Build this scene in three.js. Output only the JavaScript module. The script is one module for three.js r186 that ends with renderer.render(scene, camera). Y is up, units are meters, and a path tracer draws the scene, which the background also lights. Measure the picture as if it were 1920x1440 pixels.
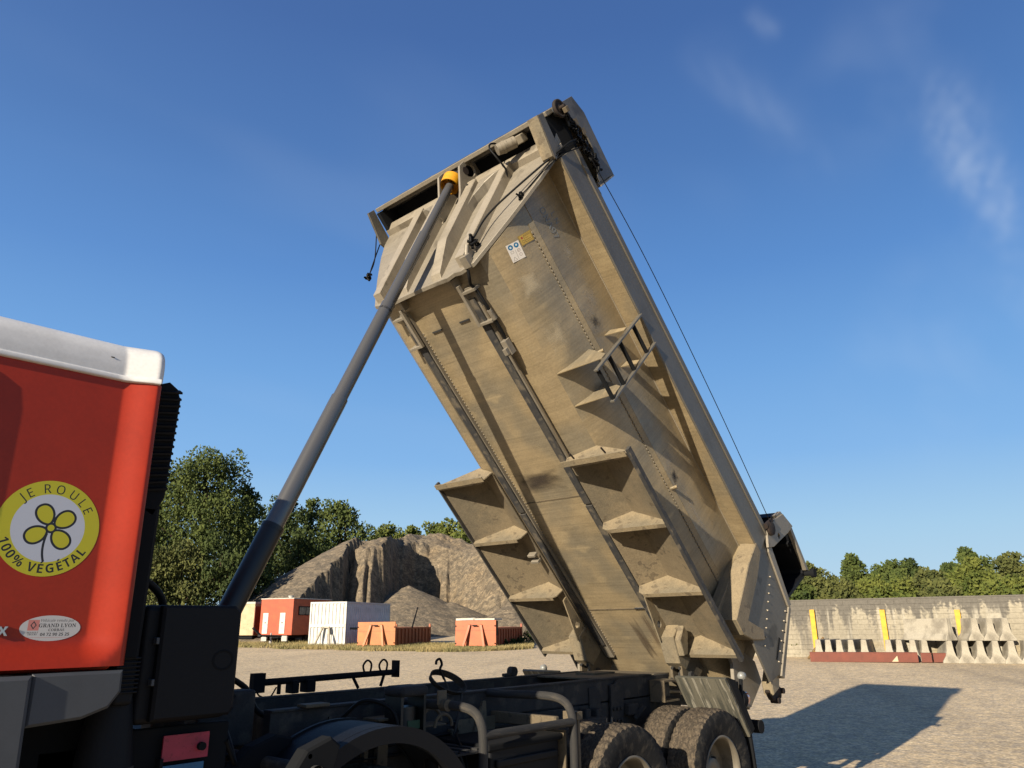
import * as THREE from 'three';
import { RoundedBoxGeometry } from 'three/addons/geometries/RoundedBoxGeometry.js';
import { mergeGeometries, toCreasedNormals } from 'three/addons/utils/BufferGeometryUtils.js';
import { ImprovedNoise } from 'three/addons/math/ImprovedNoise.js';
import { FontLoader } from 'three/addons/loaders/FontLoader.js';
import { TextGeometry } from 'three/addons/geometries/TextGeometry.js';

// ---------------------------------------------------------------- camera, sky, sun, exposure
const V3 = (x, y, z) => new THREE.Vector3(x, y, z);
const scene = new THREE.Scene();
const FPX = 1421.5, PITCH = 17.557 * Math.PI / 180, YAW = 42.325 * Math.PI / 180, ROLL = -0.54 * Math.PI / 180;
const CAM = V3(-6.5246, 1.7748, 4.7109);
const HEAD = V3(Math.cos(YAW), 0, -Math.sin(YAW)), RIGHT0 = V3(Math.sin(YAW), 0, Math.cos(YAW));
const FWD = HEAD.clone().multiplyScalar(Math.cos(PITCH)).add(V3(0, Math.sin(PITCH), 0));
const UP0 = HEAD.clone().multiplyScalar(-Math.sin(PITCH)).add(V3(0, Math.cos(PITCH), 0));
const RIGHT = RIGHT0.clone().multiplyScalar(Math.cos(ROLL)).addScaledVector(UP0, Math.sin(ROLL));
const UPV = RIGHT0.clone().multiplyScalar(-Math.sin(ROLL)).addScaledVector(UP0, Math.cos(ROLL));
const camera = new THREE.PerspectiveCamera(2 * Math.atan(720 / FPX) * 180 / Math.PI, 4 / 3, 0.05, 4000);
camera.position.copy(CAM);
camera.quaternion.setFromRotationMatrix(new THREE.Matrix4().makeBasis(RIGHT, UPV, FWD.clone().negate()));

const SUN = V3(-2.98, 1.0, 0.347).normalize();
const sun = new THREE.DirectionalLight(new THREE.Color().setRGB(1.0, 0.87, 0.68), 5.0);
sun.position.copy(SUN).multiplyScalar(120); sun.target.position.set(0, 0, 0);
sun.castShadow = true; sun.shadow.mapSize.set(4096, 4096); sun.shadow.radius = 1;
Object.assign(sun.shadow.camera, { left: -90, right: 90, top: 60, bottom: -60, near: 1, far: 320 });
sun.shadow.bias = -0.0004;
scene.add(sun, sun.target);

function ray0(px, py) { return FWD.clone().multiplyScalar(FPX).addScaledVector(RIGHT, px - 960).addScaledVector(UPV, 720 - py).normalize(); }
const perlin = new ImprovedNoise();
const pn = (x, y, z) => perlin.noise(x + 31.7, y + 17.3, z + 5.1);
const fbm = (x, y, z, o = 4) => { let a = 0.5, s = 0; for (let i = 0; i < o; i++) { s += a * pn(x, y, z); x *= 2.03; y *= 2.03; z *= 2.03; a *= 0.5; } return s; };
const clamp = (x, a = 0, b = 1) => Math.min(b, Math.max(a, x));
const sstep = (a, b, x) => { const t = clamp((x - a) / (b - a)); return t * t * (3 - 2 * t); };
const lerp = (a, b, t) => a + (b - a) * t;
const s2l = c => { c /= 255; return c <= 0.04045 ? c / 12.92 : ((c + 0.055) / 1.055) ** 2.4; };

function streak(x0, y0, x1, y1, width, amount, fx, fy, sl) { // one bank of cirrus between two directions of the sky
  const a = ray0(x0, y0), b = ray0(x1, y1), n = a.clone().cross(b).normalize(), m = a.clone().add(b).normalize(), t = n.clone().cross(m), half = Math.acos(a.dot(b)) / 2;
  return (x, y, z) => {
    if (x * m.x + y * m.y + z * m.z < 0.6) return 0;
    const ac = x * n.x + y * n.y + z * n.z, al = x * t.x + y * t.y + z * t.z, wob = 0.35 * width * fbm(al * 7, 3.1, ac * 7, 3);
    const body = Math.exp(-(((ac + wob) / width) ** 2)) * sstep(half * 1.25, half * 0.55, Math.abs(al)); if (body < 0.01) return 0;
    const clump = sstep(-0.28, 0.3, fbm(al * 10, ac * 12, 2.2, 3)), fib = 0.5 + 0.9 * fbm((al + sl * ac) * fx, (ac - sl * al) * fy, 6.4, 4);
    return amount * body * clump * clamp(fib);
  };
}
const banks = [streak(1755, 150, 1960, 620, 0.028, 0.46, 40, 150, 0.8), streak(1300, 90, 1560, 330, 0.026, 0.17, 10, 40, 0.2), streak(1400, 20, 1460, 70, 0.010, 0.2, 40, 90, 0.5), streak(1540, 60, 1760, 150, 0.10, 0.10, 6, 14, 0.3), streak(1600, 600, 1900, 760, 0.09, 0.13, 9, 20, 0.4)];
{ // sky: clear late-day air with a few cirrus streaks
  const W = 1024, H = 512, d = new Float32Array(W * H * 4);
  const stops = [[-90, 120, 112, 100], [-3, 150, 160, 165], [0, 186, 214, 234], [3, 180, 212, 234], [6, 167, 206, 235], [11.5, 132, 182, 233], [18, 112, 165, 223], [25, 91, 142, 206], [33, 77, 122, 184], [42, 65, 105, 167], [60, 52, 87, 142], [90, 44, 75, 126]]
    .map(s => [s[0], s2l(s[1]), s2l(s[2]), s2l(s[3])]);
  for (let j = 0; j < H; j++) for (let i = 0; i < W; i++) {
    const el = (j + 0.5) / H * 180 - 90, az = ((i + 0.5) / W - 0.5) * 2 * Math.PI, ce = Math.cos(el * Math.PI / 180);
    const x = Math.cos(az) * ce, y = Math.sin(el * Math.PI / 180), z = Math.sin(az) * ce;
    let k = 0; while (k < stops.length - 2 && stops[k + 1][0] < el) k++;
    const a = stops[k], b = stops[k + 1], t = clamp((el - a[0]) / (b[0] - a[0]));
    const c = [0, 1, 2].map(n => lerp(a[n + 1], b[n + 1], t));
    if (el > 0) { // thin high cloud on a plane far above
      const px = x / (y + 0.1), pz = z / (y + 0.1);
      let cl = 0.05 * sstep(0.05, 0.45, fbm(px * 0.9, pz * 2.2, 1.7, 3)) * sstep(6, 25, el); for (const b of banks) cl += b(x, y, z); cl = clamp(cl, 0, 0.6);
      for (let n = 0; n < 3; n++) c[n] = lerp(c[n], [0.62, 0.72, 0.86][n], cl);
    }
    const ang = Math.acos(clamp(x * SUN.x + y * SUN.y + z * SUN.z, -1, 1)) * 57.3, au = 0.55 * Math.exp(-ang / 12) + 0.16 * Math.exp(-ang / 40); // pale aureole round the sun
    if (el > -2) { c[0] += au; c[1] += au * 0.86; c[2] += au * 0.62; }
    const q = (j * W + i) * 4; d[q] = c[0] / 2.2; d[q + 1] = c[1] / 2.2; d[q + 2] = c[2] / 2.2; d[q + 3] = 1;
  }
  const sky = new THREE.DataTexture(d, W, H, THREE.RGBAFormat, THREE.FloatType);
  sky.mapping = THREE.EquirectangularReflectionMapping; sky.minFilter = sky.magFilter = THREE.LinearFilter;
  sky.wrapS = THREE.RepeatWrapping; sky.needsUpdate = true;
  scene.background = sky; scene.environment = sky;
}
const renderer = new THREE.WebGLRenderer({ antialias: true });
renderer.toneMapping = THREE.LinearToneMapping;
renderer.toneMappingExposure = 2.2;
renderer.shadowMap.enabled = true; renderer.shadowMap.type = THREE.PCFSoftShadowMap;

// ---------------------------------------------------------------- helpers
let seed = 12345;
const rnd = () => { seed = (seed * 1664525 + 1013904223) >>> 0; return seed / 4294967296; };
const rr = (a, b) => a + (b - a) * rnd();
const used = {};
const numbered = n => { const k = used[n] = (used[n] ?? -1) + 1; return k ? `${n}_${String(k).padStart(3, '0')}` : n; };
function groundY(x, z) { // the yard rises gently away from the truck
  const s = (x - CAM.x) * HEAD.x + (z - CAM.z) * HEAD.z, t = Math.max(0, s - 6);
  if (t < 54) return 0.00035 * t * t;
  const e = Math.min(t - 54, 40); return 0.00035 * 54 * 54 + 0.0378 * (e - e * e / 80);
}
const ray = ray0;
function gp(px, py) { // the ground point seen at a pixel
  const d = ray(px, py); let t = 1, p = V3();
  for (let i = 0; i < 4000; i++) { p.copy(CAM).addScaledVector(d, t); if (p.y <= groundY(p.x, p.z)) break; t += 0.05; }
  p.y = groundY(p.x, p.z); return p;
}
function at(px, py, depth) { const d = ray(px, py); return CAM.clone().addScaledVector(d, depth / (d.x * HEAD.x + d.z * HEAD.z)); } // horizontal distance ahead
const onGround = (px, depth) => { const p = at(px, 1160, depth); p.y = groundY(p.x, p.z); return p; };

function tri(geo, s = 1, sw = false) { // uv in metres from the dominant face direction
  const g = geo.index ? geo.toNonIndexed() : geo, P = g.attributes.position, uv = new Float32Array(P.count * 2);
  if (!g.attributes.normal) g.computeVertexNormals();
  const a = V3(), b = V3(), c = V3(), n = V3();
  for (let i = 0; i < P.count; i += 3) {
    a.fromBufferAttribute(P, i); b.fromBufferAttribute(P, i + 1); c.fromBufferAttribute(P, i + 2);
    n.copy(b).sub(a).cross(c.clone().sub(a)); const ax = Math.abs(n.x), ay = Math.abs(n.y), az = Math.abs(n.z);
    [a, b, c].forEach((p, k) => {
      let u, v; if (ax >= ay && ax >= az) { u = p.z; v = p.y; } else if (ay >= az) { u = p.x; v = p.z; } else { u = p.x; v = p.y; }
      if (sw) [u, v] = [v, u];
      uv[(i + k) * 2] = u * s; uv[(i + k) * 2 + 1] = v * s;
    });
  }
  g.setAttribute('uv', new THREE.BufferAttribute(uv, 2)); return g;
}
const clean = g => { const q = g.index ? g.toNonIndexed() : g; for (const k of Object.keys(q.attributes)) if (!['position', 'normal', 'uv'].includes(k)) q.deleteAttribute(k); if (!q.attributes.normal) q.computeVertexNormals(); return q; };
const merge = l => l.length === 1 ? clean(l[0]) : mergeGeometries(l.map(clean));
function obj(name, geo, mat, parent = scene) {
  if (Array.isArray(geo)) geo = merge(geo);
  const m = new THREE.Mesh(geo, mat); m.name = parent === scene ? numbered(name) : name;
  m.castShadow = m.receiveShadow = true; parent.add(m); if (SMALL.has(name)) m.userData.kind = 'stuff'; return m;
}
const SMALL = new Set(['bolt', 'wheel_nuts', 'weld_seam']); // too small to pick apart
const objs = (name, geos, mat, parent) => geos.map(g => obj(name, g, mat, parent));
function tag(o, label, category, group, kind) { if (label) o.userData.label = label; if (category) o.userData.category = category; if (group) o.userData.group = group; if (kind) o.userData.kind = kind; return o; }
function thing(name, label, category, pos = V3(), turn = 0, group) { const o = new THREE.Group(); o.name = numbered(name); o.position.copy(pos); o.rotation.y = turn; scene.add(o); return tag(o, label, category, group); }
function copyOf(o, pos, turn, label) { const c = o.clone(); c.name = numbered(o.name.replace(/_\d{3}$/, '')); c.position.copy(pos); c.rotation.y = turn; if (label) c.userData = { ...o.userData, label }; scene.add(c); return c; }
function bx(x0, x1, y0, y1, z0, z1, r = 0) {
  const w = x1 - x0, h = y1 - y0, d = z1 - z0;
  const g = r ? new RoundedBoxGeometry(w, h, d, 2, Math.min(r, w / 2.01, h / 2.01, d / 2.01)) : new THREE.BoxGeometry(w, h, d);
  g.translate((x0 + x1) / 2, (y0 + y1) / 2, (z0 + z1) / 2); return tri(g);
}
function cyl(a, b, r0, r1 = r0, n = 20, open = false) {
  const A = V3(...a), B = V3(...b), L = A.distanceTo(B);
  const g = new THREE.CylinderGeometry(r1, r0, L, n, 1, open); g.applyQuaternion(new THREE.Quaternion().setFromUnitVectors(V3(0, 1, 0), B.clone().sub(A).normalize())); g.translate(...A.clone().add(B).multiplyScalar(0.5).toArray()); return g;
}
function tube(pts, r, n = 40, rs = 8, closed = false, tension = 0.5) { return new THREE.TubeGeometry(new THREE.CatmullRomCurve3(pts.map(p => V3(...p)), closed, 'catmullrom', tension), n, r, rs, closed); }
function prism(poly, t0, t1, map, bevel = 0) { // polygon [[a,b]..] extruded from t0 to t1; map(a,b,t) gives the point
  const sh = new THREE.Shape(poly.map(p => new THREE.Vector2(p[0], p[1])));
  if (poly.hole) for (const h of [].concat([poly.hole])) { const q = new THREE.Path(); q.absellipse(h[0], h[1], h[2], h[3] ?? h[2], 0, Math.PI * 2); sh.holes.push(q); }
  let g = new THREE.ExtrudeGeometry(sh, { depth: t1 - t0, bevelEnabled: bevel > 0, bevelSize: bevel, bevelThickness: bevel, bevelSegments: 1, bevelOffset: -bevel, curveSegments: 16 });
  const P = g.attributes.position, a = V3(), b = V3(), c = V3();
  for (let i = 0; i < P.count; i++) { const q = map(P.getX(i), P.getY(i), P.getZ(i) + t0); P.setXYZ(i, q[0], q[1], q[2]); }
  g = g.index ? g.toNonIndexed() : g;
  // keep the faces outward after the mapping
  a.fromArray(map(0, 0, 0)); const e = [map(1, 0, 0), map(0, 1, 0), map(0, 0, 1)].map(q => V3(...q).sub(a));
  if (e[0].cross(e[1]).dot(e[2]) < 0) { const A = g.attributes.position.array; for (let i = 0; i < A.length; i += 9) for (let k = 0; k < 3; k++) { const t = A[i + 3 + k]; A[i + 3 + k] = A[i + 6 + k]; A[i + 6 + k] = t; } }
  g.deleteAttribute('normal'); g.computeVertexNormals(); return tri(g);
}
function sweep(prof, front, rear, crease = 0.6) { // closed profile [[w,v]..] of the dump body swept along u
  const n = prof.length, pos = [], push = (...q) => q.forEach(p => pos.push(...p));
  const F = prof.map(([w, v]) => [-front(v, w), v, w]), R = prof.map(([w, v]) => [-rear(v, w), v, w]);
  for (let i = 0; i < n; i++) { const j = (i + 1) % n; push(F[i], R[i], R[j], F[i], R[j], F[j]); }
  const c = THREE.ShapeUtils.triangulateShape(prof.map(p => new THREE.Vector2(p[0], p[1])), []);
  for (const [a, b, d] of c) { push(F[a], F[d], F[b]); push(R[a], R[b], R[d]); }
  let g = new THREE.BufferGeometry(); g.setAttribute('position', new THREE.Float32BufferAttribute(pos, 3));
  const area = THREE.ShapeUtils.area(prof.map(p => new THREE.Vector2(p[0], p[1])));
  if (area < 0) { const A = g.attributes.position.array; for (let i = 0; i < A.length; i += 9) for (let k = 0; k < 3; k++) { const t = A[i + 3 + k]; A[i + 3 + k] = A[i + 6 + k]; A[i + 6 + k] = t; } }
  g.computeVertexNormals(); g = toCreasedNormals(g, crease); return tri(g);
}

// ---------------------------------------------------------------- textures (what the surfaces are made of)
function ptex(size, fn, srgb = true) { // tiling texture; fn(u,v,T) with T(fx,fy,o,z) tiling noise of fx,fy cells per tile
  const d = new Uint8Array(size * size * 4);
  const cache = {};
  const lat = (f, g, z) => cache[`${f}_${g}_${z}`] ??= (() => { const a = new Float32Array(f * g); let s = (f * 7919 + g * 104729 + z * 1299721) >>> 0; for (let i = 0; i < a.length; i++) { s = (s * 1664525 + 1013904223) >>> 0; a[i] = s / 2147483648 - 1; } return a; })();
  const vn = (u, v, f, g, z) => { const A = lat(f, g, z), x = u * f, y = v * g, xi = Math.floor(x), yi = Math.floor(y); let fx = x - xi, fy = y - yi; fx = fx * fx * (3 - 2 * fx); fy = fy * fy * (3 - 2 * fy); const x0 = xi % f, x1 = (xi + 1) % f, y0 = (yi % g) * f, y1 = ((yi + 1) % g) * f; return lerp(lerp(A[y0 + x0], A[y0 + x1], fx), lerp(A[y1 + x0], A[y1 + x1], fx), fy); };
  let U, Vv;
  const T = (f, g, o = 4, z = 0) => { let a = 0.55, s = 0; for (let i = 0; i < o; i++) { s += a * vn(U, Vv, f, g, z + i * 13); f *= 2; g *= 2; a *= 0.55; } return s; };
  for (let j = 0; j < size; j++) for (let i = 0; i < size; i++) {
    U = i / size; Vv = j / size; const c = fn(U, Vv, T), q = (j * size + i) * 4;
    d[q] = clamp(c[0]) * 255; d[q + 1] = clamp(c[1]) * 255; d[q + 2] = clamp(c[2]) * 255; d[q + 3] = 255;
  }
  const t = new THREE.DataTexture(d, size, size, THREE.RGBAFormat); t.wrapS = t.wrapT = THREE.RepeatWrapping; t.magFilter = THREE.LinearFilter; t.minFilter = THREE.LinearMipmapLinearFilter; t.generateMipmaps = true;
  if (srgb) t.colorSpace = THREE.SRGBColorSpace; t.needsUpdate = true; return t;
}
const rep = (t, x, y = x) => { const c = t.clone(); c.repeat.set(x, y); c.needsUpdate = true; return c; };
const mix3 = (a, b, t) => [lerp(a[0], b[0], t), lerp(a[1], b[1], t), lerp(a[2], b[2], t)];
const rgb = (r, g, b) => [r / 255, g / 255, b / 255];
const ALB = 0.62; // one scale for all base colours, set with the exposure
const scaled = m => { m.color.multiplyScalar(ALB); return m; };
const std = (o) => scaled(new THREE.MeshStandardMaterial({ roughness: 0.7, metalness: 0, ...o }));

// dusty weathered aluminium: tan dust film in patches over grey metal, rolling lines, scratches
const dustTex = ptex(1024, (u, v, T) => {
  const big = T(3, 3, 4, 1), line = T(150, 4, 2, 5), fine = T(180, 180, 2, 9), scr = T(260, 7, 1, 21);
  let c = mix3(rgb(170, 155, 128), rgb(146, 138, 122), sstep(-0.15, 0.5, big));
  c = mix3(c, rgb(186, 171, 142), sstep(0.25, 0.6, T(9, 5, 3, 33)) * 0.7);
  const k = 1 + 0.075 * line + 0.07 * fine - 0.10 * sstep(0.42, 0.55, scr) + 0.05 * T(14, 14, 3, 61);
  return c.map(x => x * k);
});
const plainTex = ptex(1024, (u, v, T) => {
  const big = T(4, 4, 5, 71), fine = T(200, 200, 2, 9), sp = sstep(0.38, 0.5, T(26, 26, 3, 77));
  let c = mix3(rgb(172, 156, 128), rgb(146, 136, 116), sstep(-0.2, 0.4, big)); c = mix3(c, rgb(118, 106, 88), sp * 0.6);
  return c.map(x => x * (1 + 0.12 * fine + 0.06 * T(30, 30, 2, 8)));
});
const streakTex = ptex(512, (u, v, T) => { const s = T(28, 2, 4, 3), w = sstep(0.12, 0.4, T(22, 3, 4, 17)); return mix3(mix3(rgb(126, 122, 108), rgb(92, 92, 84), sstep(-0.2, 0.3, s)), rgb(186, 180, 164), w * 0.8).map(x => x * (1 + 0.12 * T(120, 120, 2, 4))); });
const panelTex = ptex(1024, (u, v, T) => {
  const c = mix3(rgb(188, 178, 160), rgb(160, 150, 132), sstep(-0.3, 0.5, T(3, 4, 4, 2)));
  const sm = sstep(0.35, 0.62, T(5, 5, 4, 44)); const k = 1 + 0.06 * T(150, 150, 2, 7) + 0.05 * T(5, 120, 2, 8);
  return mix3(c, rgb(112, 104, 92), sm * 0.55).map(x => x * k);
});
const grimeTex = ptex(512, (u, v, T) => {
  const a = T(6, 6, 4, 3), b = sstep(0.12, 0.6, T(12, 12, 4, 15)), f = T(120, 120, 2, 4);
  return mix3(mix3(rgb(46, 47, 50), rgb(70, 67, 62), sstep(-0.4, 0.4, a)), rgb(128, 116, 96), b * 0.55).map(x => x * (1 + 0.15 * f));
});
const roughTex = ptex(512, (u, v, T) => { const k = 0.62 + 0.25 * T(8, 8, 4, 2) + 0.08 * T(100, 100, 2, 3); return [0, k, 0]; }, false);
const bumpTex = ptex(512, (u, v, T) => { const k = 0.5 + 0.3 * T(40, 40, 4, 6); return [k, k, k]; }, false);
const rubberTex = ptex(512, (u, v, T) => mix3(rgb(34, 35, 37), rgb(70, 66, 60), sstep(-0.2, 0.6, T(16, 16, 5, 11))).map(x => x * (1 + 0.25 * T(90, 90, 2, 12))));
const treadTex = ptex(512, (u, v, T) => mix3(rgb(118, 106, 90), rgb(84, 77, 68), sstep(-0.35, 0.4, T(36, 36, 4, 13))).map(x => x * (1 + 0.2 * T(110, 110, 2, 12))));
const paintTex = ptex(512, (u, v, T) => { const k = 0.93 + 0.05 * T(5, 5, 4, 2) + 0.03 * T(100, 100, 2, 9); return [k, k, k]; });
const wornTex = ptex(512, (u, v, T) => { const d = sstep(0.40, 0.62, T(26, 40, 4, 31)), k = 0.93 + 0.10 * T(4, 6, 4, 2) + 0.03 * T(20, 3, 3, 5); return mix3([k, k, k], [0.55, 0.48, 0.43], d * 0.4); });
const gravelTex = ptex(1024, (u, v, T) => { // one tile is 5 m
  const st = T(170, 170, 2, 3), st2 = T(300, 300, 1, 5), m = T(20, 20, 3, 8);
  const k = 1 + 0.28 * st + 0.20 * st2 + 0.06 * m + 0.09 * T(64, 64, 2, 91); return mix3(rgb(218, 192, 146), rgb(190, 171, 138), sstep(-0.3, 0.3, T(60, 60, 2, 17))).map(x => x * k);
});
const soilTex = ptex(1024, (u, v, T) => {
  const st = T(150, 150, 3, 3), m = T(9, 14, 4, 8), md = T(34, 34, 3, 23), lump = sstep(0.2, 0.45, T(48, 48, 2, 29));
  return mix3(rgb(160, 144, 120), rgb(136, 124, 106), sstep(-0.3, 0.4, m)).map(x => x * (1 + 0.30 * st + 0.28 * md + 0.2 * lump));
});
const concreteTex = ptex(512, (u, v, T) => mix3(rgb(186, 180, 166), rgb(150, 144, 132), sstep(-0.2, 0.5, T(5, 5, 5, 2))).map(x => x * (1 + 0.1 * T(120, 120, 2, 4))));

const lin = (r, g, b) => new THREE.Color().setRGB(r, g, b);
const phys = o => scaled(new THREE.MeshPhysicalMaterial({ roughness: 0.7, metalness: 0, ...o }));
const M = {
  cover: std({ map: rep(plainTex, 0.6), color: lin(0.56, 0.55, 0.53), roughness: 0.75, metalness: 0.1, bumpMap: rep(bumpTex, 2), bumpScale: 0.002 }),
  plain: std({ map: rep(plainTex, 0.6), color: lin(0.72, 0.71, 0.68), roughness: 0.7, metalness: 0.1, bumpMap: rep(bumpTex, 2), bumpScale: 0.002 }),
  rail: std({ map: rep(panelTex, 0.7), color: lin(0.36, 0.375, 0.40), roughness: 0.5, metalness: 0.35, bumpMap: rep(bumpTex, 1.5), bumpScale: 0.001 }),  // less dusty grey, darkened further to carry the shade of side-facing faces
  guard: std({ map: rep(streakTex, 1.6), color: lin(0.9, 0.9, 0.9), roughness: 0.55, metalness: 0.2 }),
  tread: phys({ map: rep(treadTex, 1.6), color: lin(0.8, 0.8, 0.8), roughness: 0.95, specularIntensity: 0.3, bumpMap: rep(bumpTex, 5), bumpScale: 0.006 }),
  dust: std({ map: rep(dustTex, 0.55), color: lin(0.90, 0.87, 0.80), roughness: 0.62, metalness: 0.15, roughnessMap: rep(roughTex, 0.8), bumpMap: rep(bumpTex, 1.5), bumpScale: 0.0015 }),
  panel: std({ map: rep(panelTex, 0.6), color: lin(0.60, 0.60, 0.60), roughness: 0.55, metalness: 0.25, bumpMap: rep(bumpTex, 1.5), bumpScale: 0.001 }),
  bare: std({ map: rep(panelTex, 0.9), color: lin(0.86, 0.85, 0.83), roughness: 0.45, metalness: 0.3 }),
  strip: std({ map: rep(grimeTex, 1.2), color: 0xffffff, roughness: 0.75 }),
  grime: std({ map: rep(grimeTex, 0.8), color: lin(0.52, 0.53, 0.56), roughness: 0.85, bumpMap: rep(bumpTex, 3), bumpScale: 0.003 }),
  grimeTan: std({ map: rep(plainTex, 0.9), color: lin(0.36, 0.345, 0.32), roughness: 0.85 }),
  black: phys({ specularIntensity: 0.35, color: 0x121419, roughness: 0.6, bumpMap: rep(bumpTex, 6), bumpScale: 0.001 }),
  blackMatt: phys({ specularIntensity: 0.35, color: 0x17191c, roughness: 0.9 }),
  cable: phys({ specularIntensity: 0.35, color: 0x101113, roughness: 0.6 }),
  steel: std({ color: lin(0.17, 0.17, 0.17), roughness: 0.27, metalness: 0.55, roughnessMap: null }),
  chrome: std({ color: 0xd8dce0, roughness: 0.18, metalness: 1 }),
  ramPaint: std({ color: 0x16181c, roughness: 0.4, metalness: 0.2 }),
  yellow: std({ map: rep(wornTex, 2), color: 0xe8a512, roughness: 0.5 }),
  tyre: phys({ specularIntensity: 0.35, map: rep(rubberTex, 1.3), roughness: 0.9, bumpMap: rep(bumpTex, 5), bumpScale: 0.004 }),
  rim: std({ map: rep(panelTex, 1.5), color: lin(0.42, 0.42, 0.41), roughness: 0.55, metalness: 0.3 }),
  red: phys({ map: rep(paintTex, 1), color: lin(0.47, 0.034, 0.009), roughness: 0.5, specularIntensity: 0.5, clearcoat: 0.06, clearcoatRoughness: 0.25 }),
  white: phys({ map: rep(paintTex, 1), color: lin(0.95, 0.95, 0.95), roughness: 0.4, clearcoat: 0.2, clearcoatRoughness: 0.2 }),
  greyPlastic: std({ color: 0x4c5056, roughness: 0.6, map: rep(paintTex, 2) }),
  rust: std({ map: rep(grimeTex, 2), color: 0x9a6a4c, roughness: 0.85 }),
  redLamp: new THREE.MeshPhysicalMaterial({ color: 0xa00f12, roughness: 0.2, clearcoat: 1 }),
  lampWhite: std({ color: 0x8d8e8a, roughness: 0.35 }),
  plateRed: std({ color: 0xb8304a, roughness: 0.6, map: rep(wornTex, 3) }),
  plateBlue: std({ color: 0x2f78a8, roughness: 0.6, map: rep(wornTex, 3) }),
  strapGrey: std({ map: rep(grimeTex, 3), color: 0xd8d2c8, roughness: 0.85 }),
};
const twoSided = m => { const c = m.clone(); c.side = THREE.DoubleSide; return c; };
M.soil = std({ map: rep(soilTex, 1), roughness: 0.97, vertexColors: true, bumpMap: rep(bumpTex, 4), bumpScale: 0.03 });
M.ground = std({ map: rep(gravelTex, 1), roughness: 0.97, vertexColors: true, bumpMap: rep(bumpTex, 2), bumpScale: 0.006 });
M.concrete = std({ map: rep(concreteTex, 0.5), color: lin(0.95, 0.93, 0.88), roughness: 0.92, bumpMap: rep(bumpTex, 2), bumpScale: 0.004 });

// ---------------------------------------------------------------- ground
{
  const xs = [], zs = []; // fine grid over the yard, coarse beyond
  const axis = (lo, hi, st) => { const a = []; for (let v = lo; v <= hi + 1e-6; v += st) a.push(v); let s = st, v = hi; while (v < 1800) { s *= 1.35; v += s; a.push(v); } s = st; v = lo; while (v > -1800) { s *= 1.35; v -= s; a.unshift(v); } return a; };
  xs.push(...axis(-12, 66, 0.5)); zs.push(...axis(-84, 14, 0.5));
  const nx = xs.length, nz = zs.length, pos = new Float32Array(nx * nz * 3), uv = new Float32Array(nx * nz * 2), col = new Float32Array(nx * nz * 3), idx = [];
  for (let j = 0; j < nz; j++) for (let i = 0; i < nx; i++) {
    const k = j * nx + i, x = xs[i], z = zs[j];
    pos.set([x, groundY(x, z), z], k * 3); uv.set([x / 5, z / 5], k * 2);
    // worn grey wheel tracks and paler loose gravel
    const a = x * 0.86 - z * 0.5, b = x * 0.5 + z * 0.86;
    const track = sstep(0.02, 0.3, fbm(b * 0.28 + 0.4 * fbm(a * 0.05, b * 0.05, 2, 2), a * 0.03, 4.2, 4));
    const pale = sstep(0.0, 0.35, fbm(x * 0.16, z * 0.16, 9.1, 4)), pt = fbm(x * 0.7, z * 0.7, 1.1, 3);
    const rut = sstep(0.12, 0.34, fbm(b * 0.9 + 0.6 * fbm(a * 0.08, b * 0.08, 7, 2), a * 0.05, 12.2, 3)), stain = sstep(0.22, 0.42, fbm(x * 0.22, z * 0.3, 15.5, 4));
    const m = 1 - 0.26 * track + 0.10 * pale + 0.10 * pt - 0.13 * rut - 0.16 * stain;
    col.set([1.12 * m, 1.14 * m * (1 + 0.015 * track), 1.22 * m * (1 + 0.05 * track)], k * 3);
  }
  for (let j = 0; j < nz - 1; j++) for (let i = 0; i < nx - 1; i++) { const a = j * nx + i; idx.push(a, a + nx, a + 1, a + 1, a + nx, a + nx + 1); }
  const g = new THREE.BufferGeometry(); g.setAttribute('position', new THREE.BufferAttribute(pos, 3)); g.setAttribute('uv', new THREE.BufferAttribute(uv, 2)); g.setAttribute('color', new THREE.BufferAttribute(col, 3)); g.setIndex(idx); g.computeVertexNormals();
  const o = obj('ground', g, M.ground); tag(o, 'pale compacted gravel yard with worn grey wheel tracks', 'ground', null, 'structure');
}

// ---------------------------------------------------------------- tipper truck: chassis
const truck = thing('tipper_truck', 'orange and white tipper truck with its grey metal dump body raised', 'truck');
const part = (name, parent = truck) => { const g = new THREE.Group(); g.name = name; parent.add(g); return g; };

for (const s of [1, -1]) { // long frame rails and the sub frame on them
  const z0 = s > 0 ? 0.36 : -0.44, z1 = z0 + 0.08;
  obj('frame_rail', [bx(-7.2, 0.62, 0.84, 1.105, z0, z1, 0.008)], M.grime, truck);
  const sf = obj('subframe_rail', [bx(-3.95, 0.42, 1.118, 1.292, z0 + 0.004, z1 + 0.002, 0.006), bx(-3.95, 0.10, 1.292, 1.306, z0 - 0.012 * (s > 0 ? 0 : 1), z1 + 0.012 * (s > 0 ? 1 : 0), 0.004)], M.grime, truck);
  for (const x of [-3.55, -2.2, -0.9]) obj('fixing_plate', [bx(x, x + 0.16, 0.9, 1.24, s > 0 ? z1 + 0.003 : z0 - 0.013, s > 0 ? z1 + 0.013 : z0 - 0.003)], M.grime, sf);
}
for (const x of [-3.7, -2.7, -1.7, -0.75, 0.3]) obj('cross_member', [bx(x, x + 0.1, 0.92, 1.24, -0.36, 0.36, 0.01)], M.grime, truck);
obj('deck_plate', [bx(-0.65, 0.22, 1.286, 1.300, -0.35, 0.35), bx(-0.30, 0.05, 1.301, 1.318, -0.16, 0.06), bx(0.22, 0.5, 1.26, 1.298, -0.40, 0.40)], M.grimeTan, truck);
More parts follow.
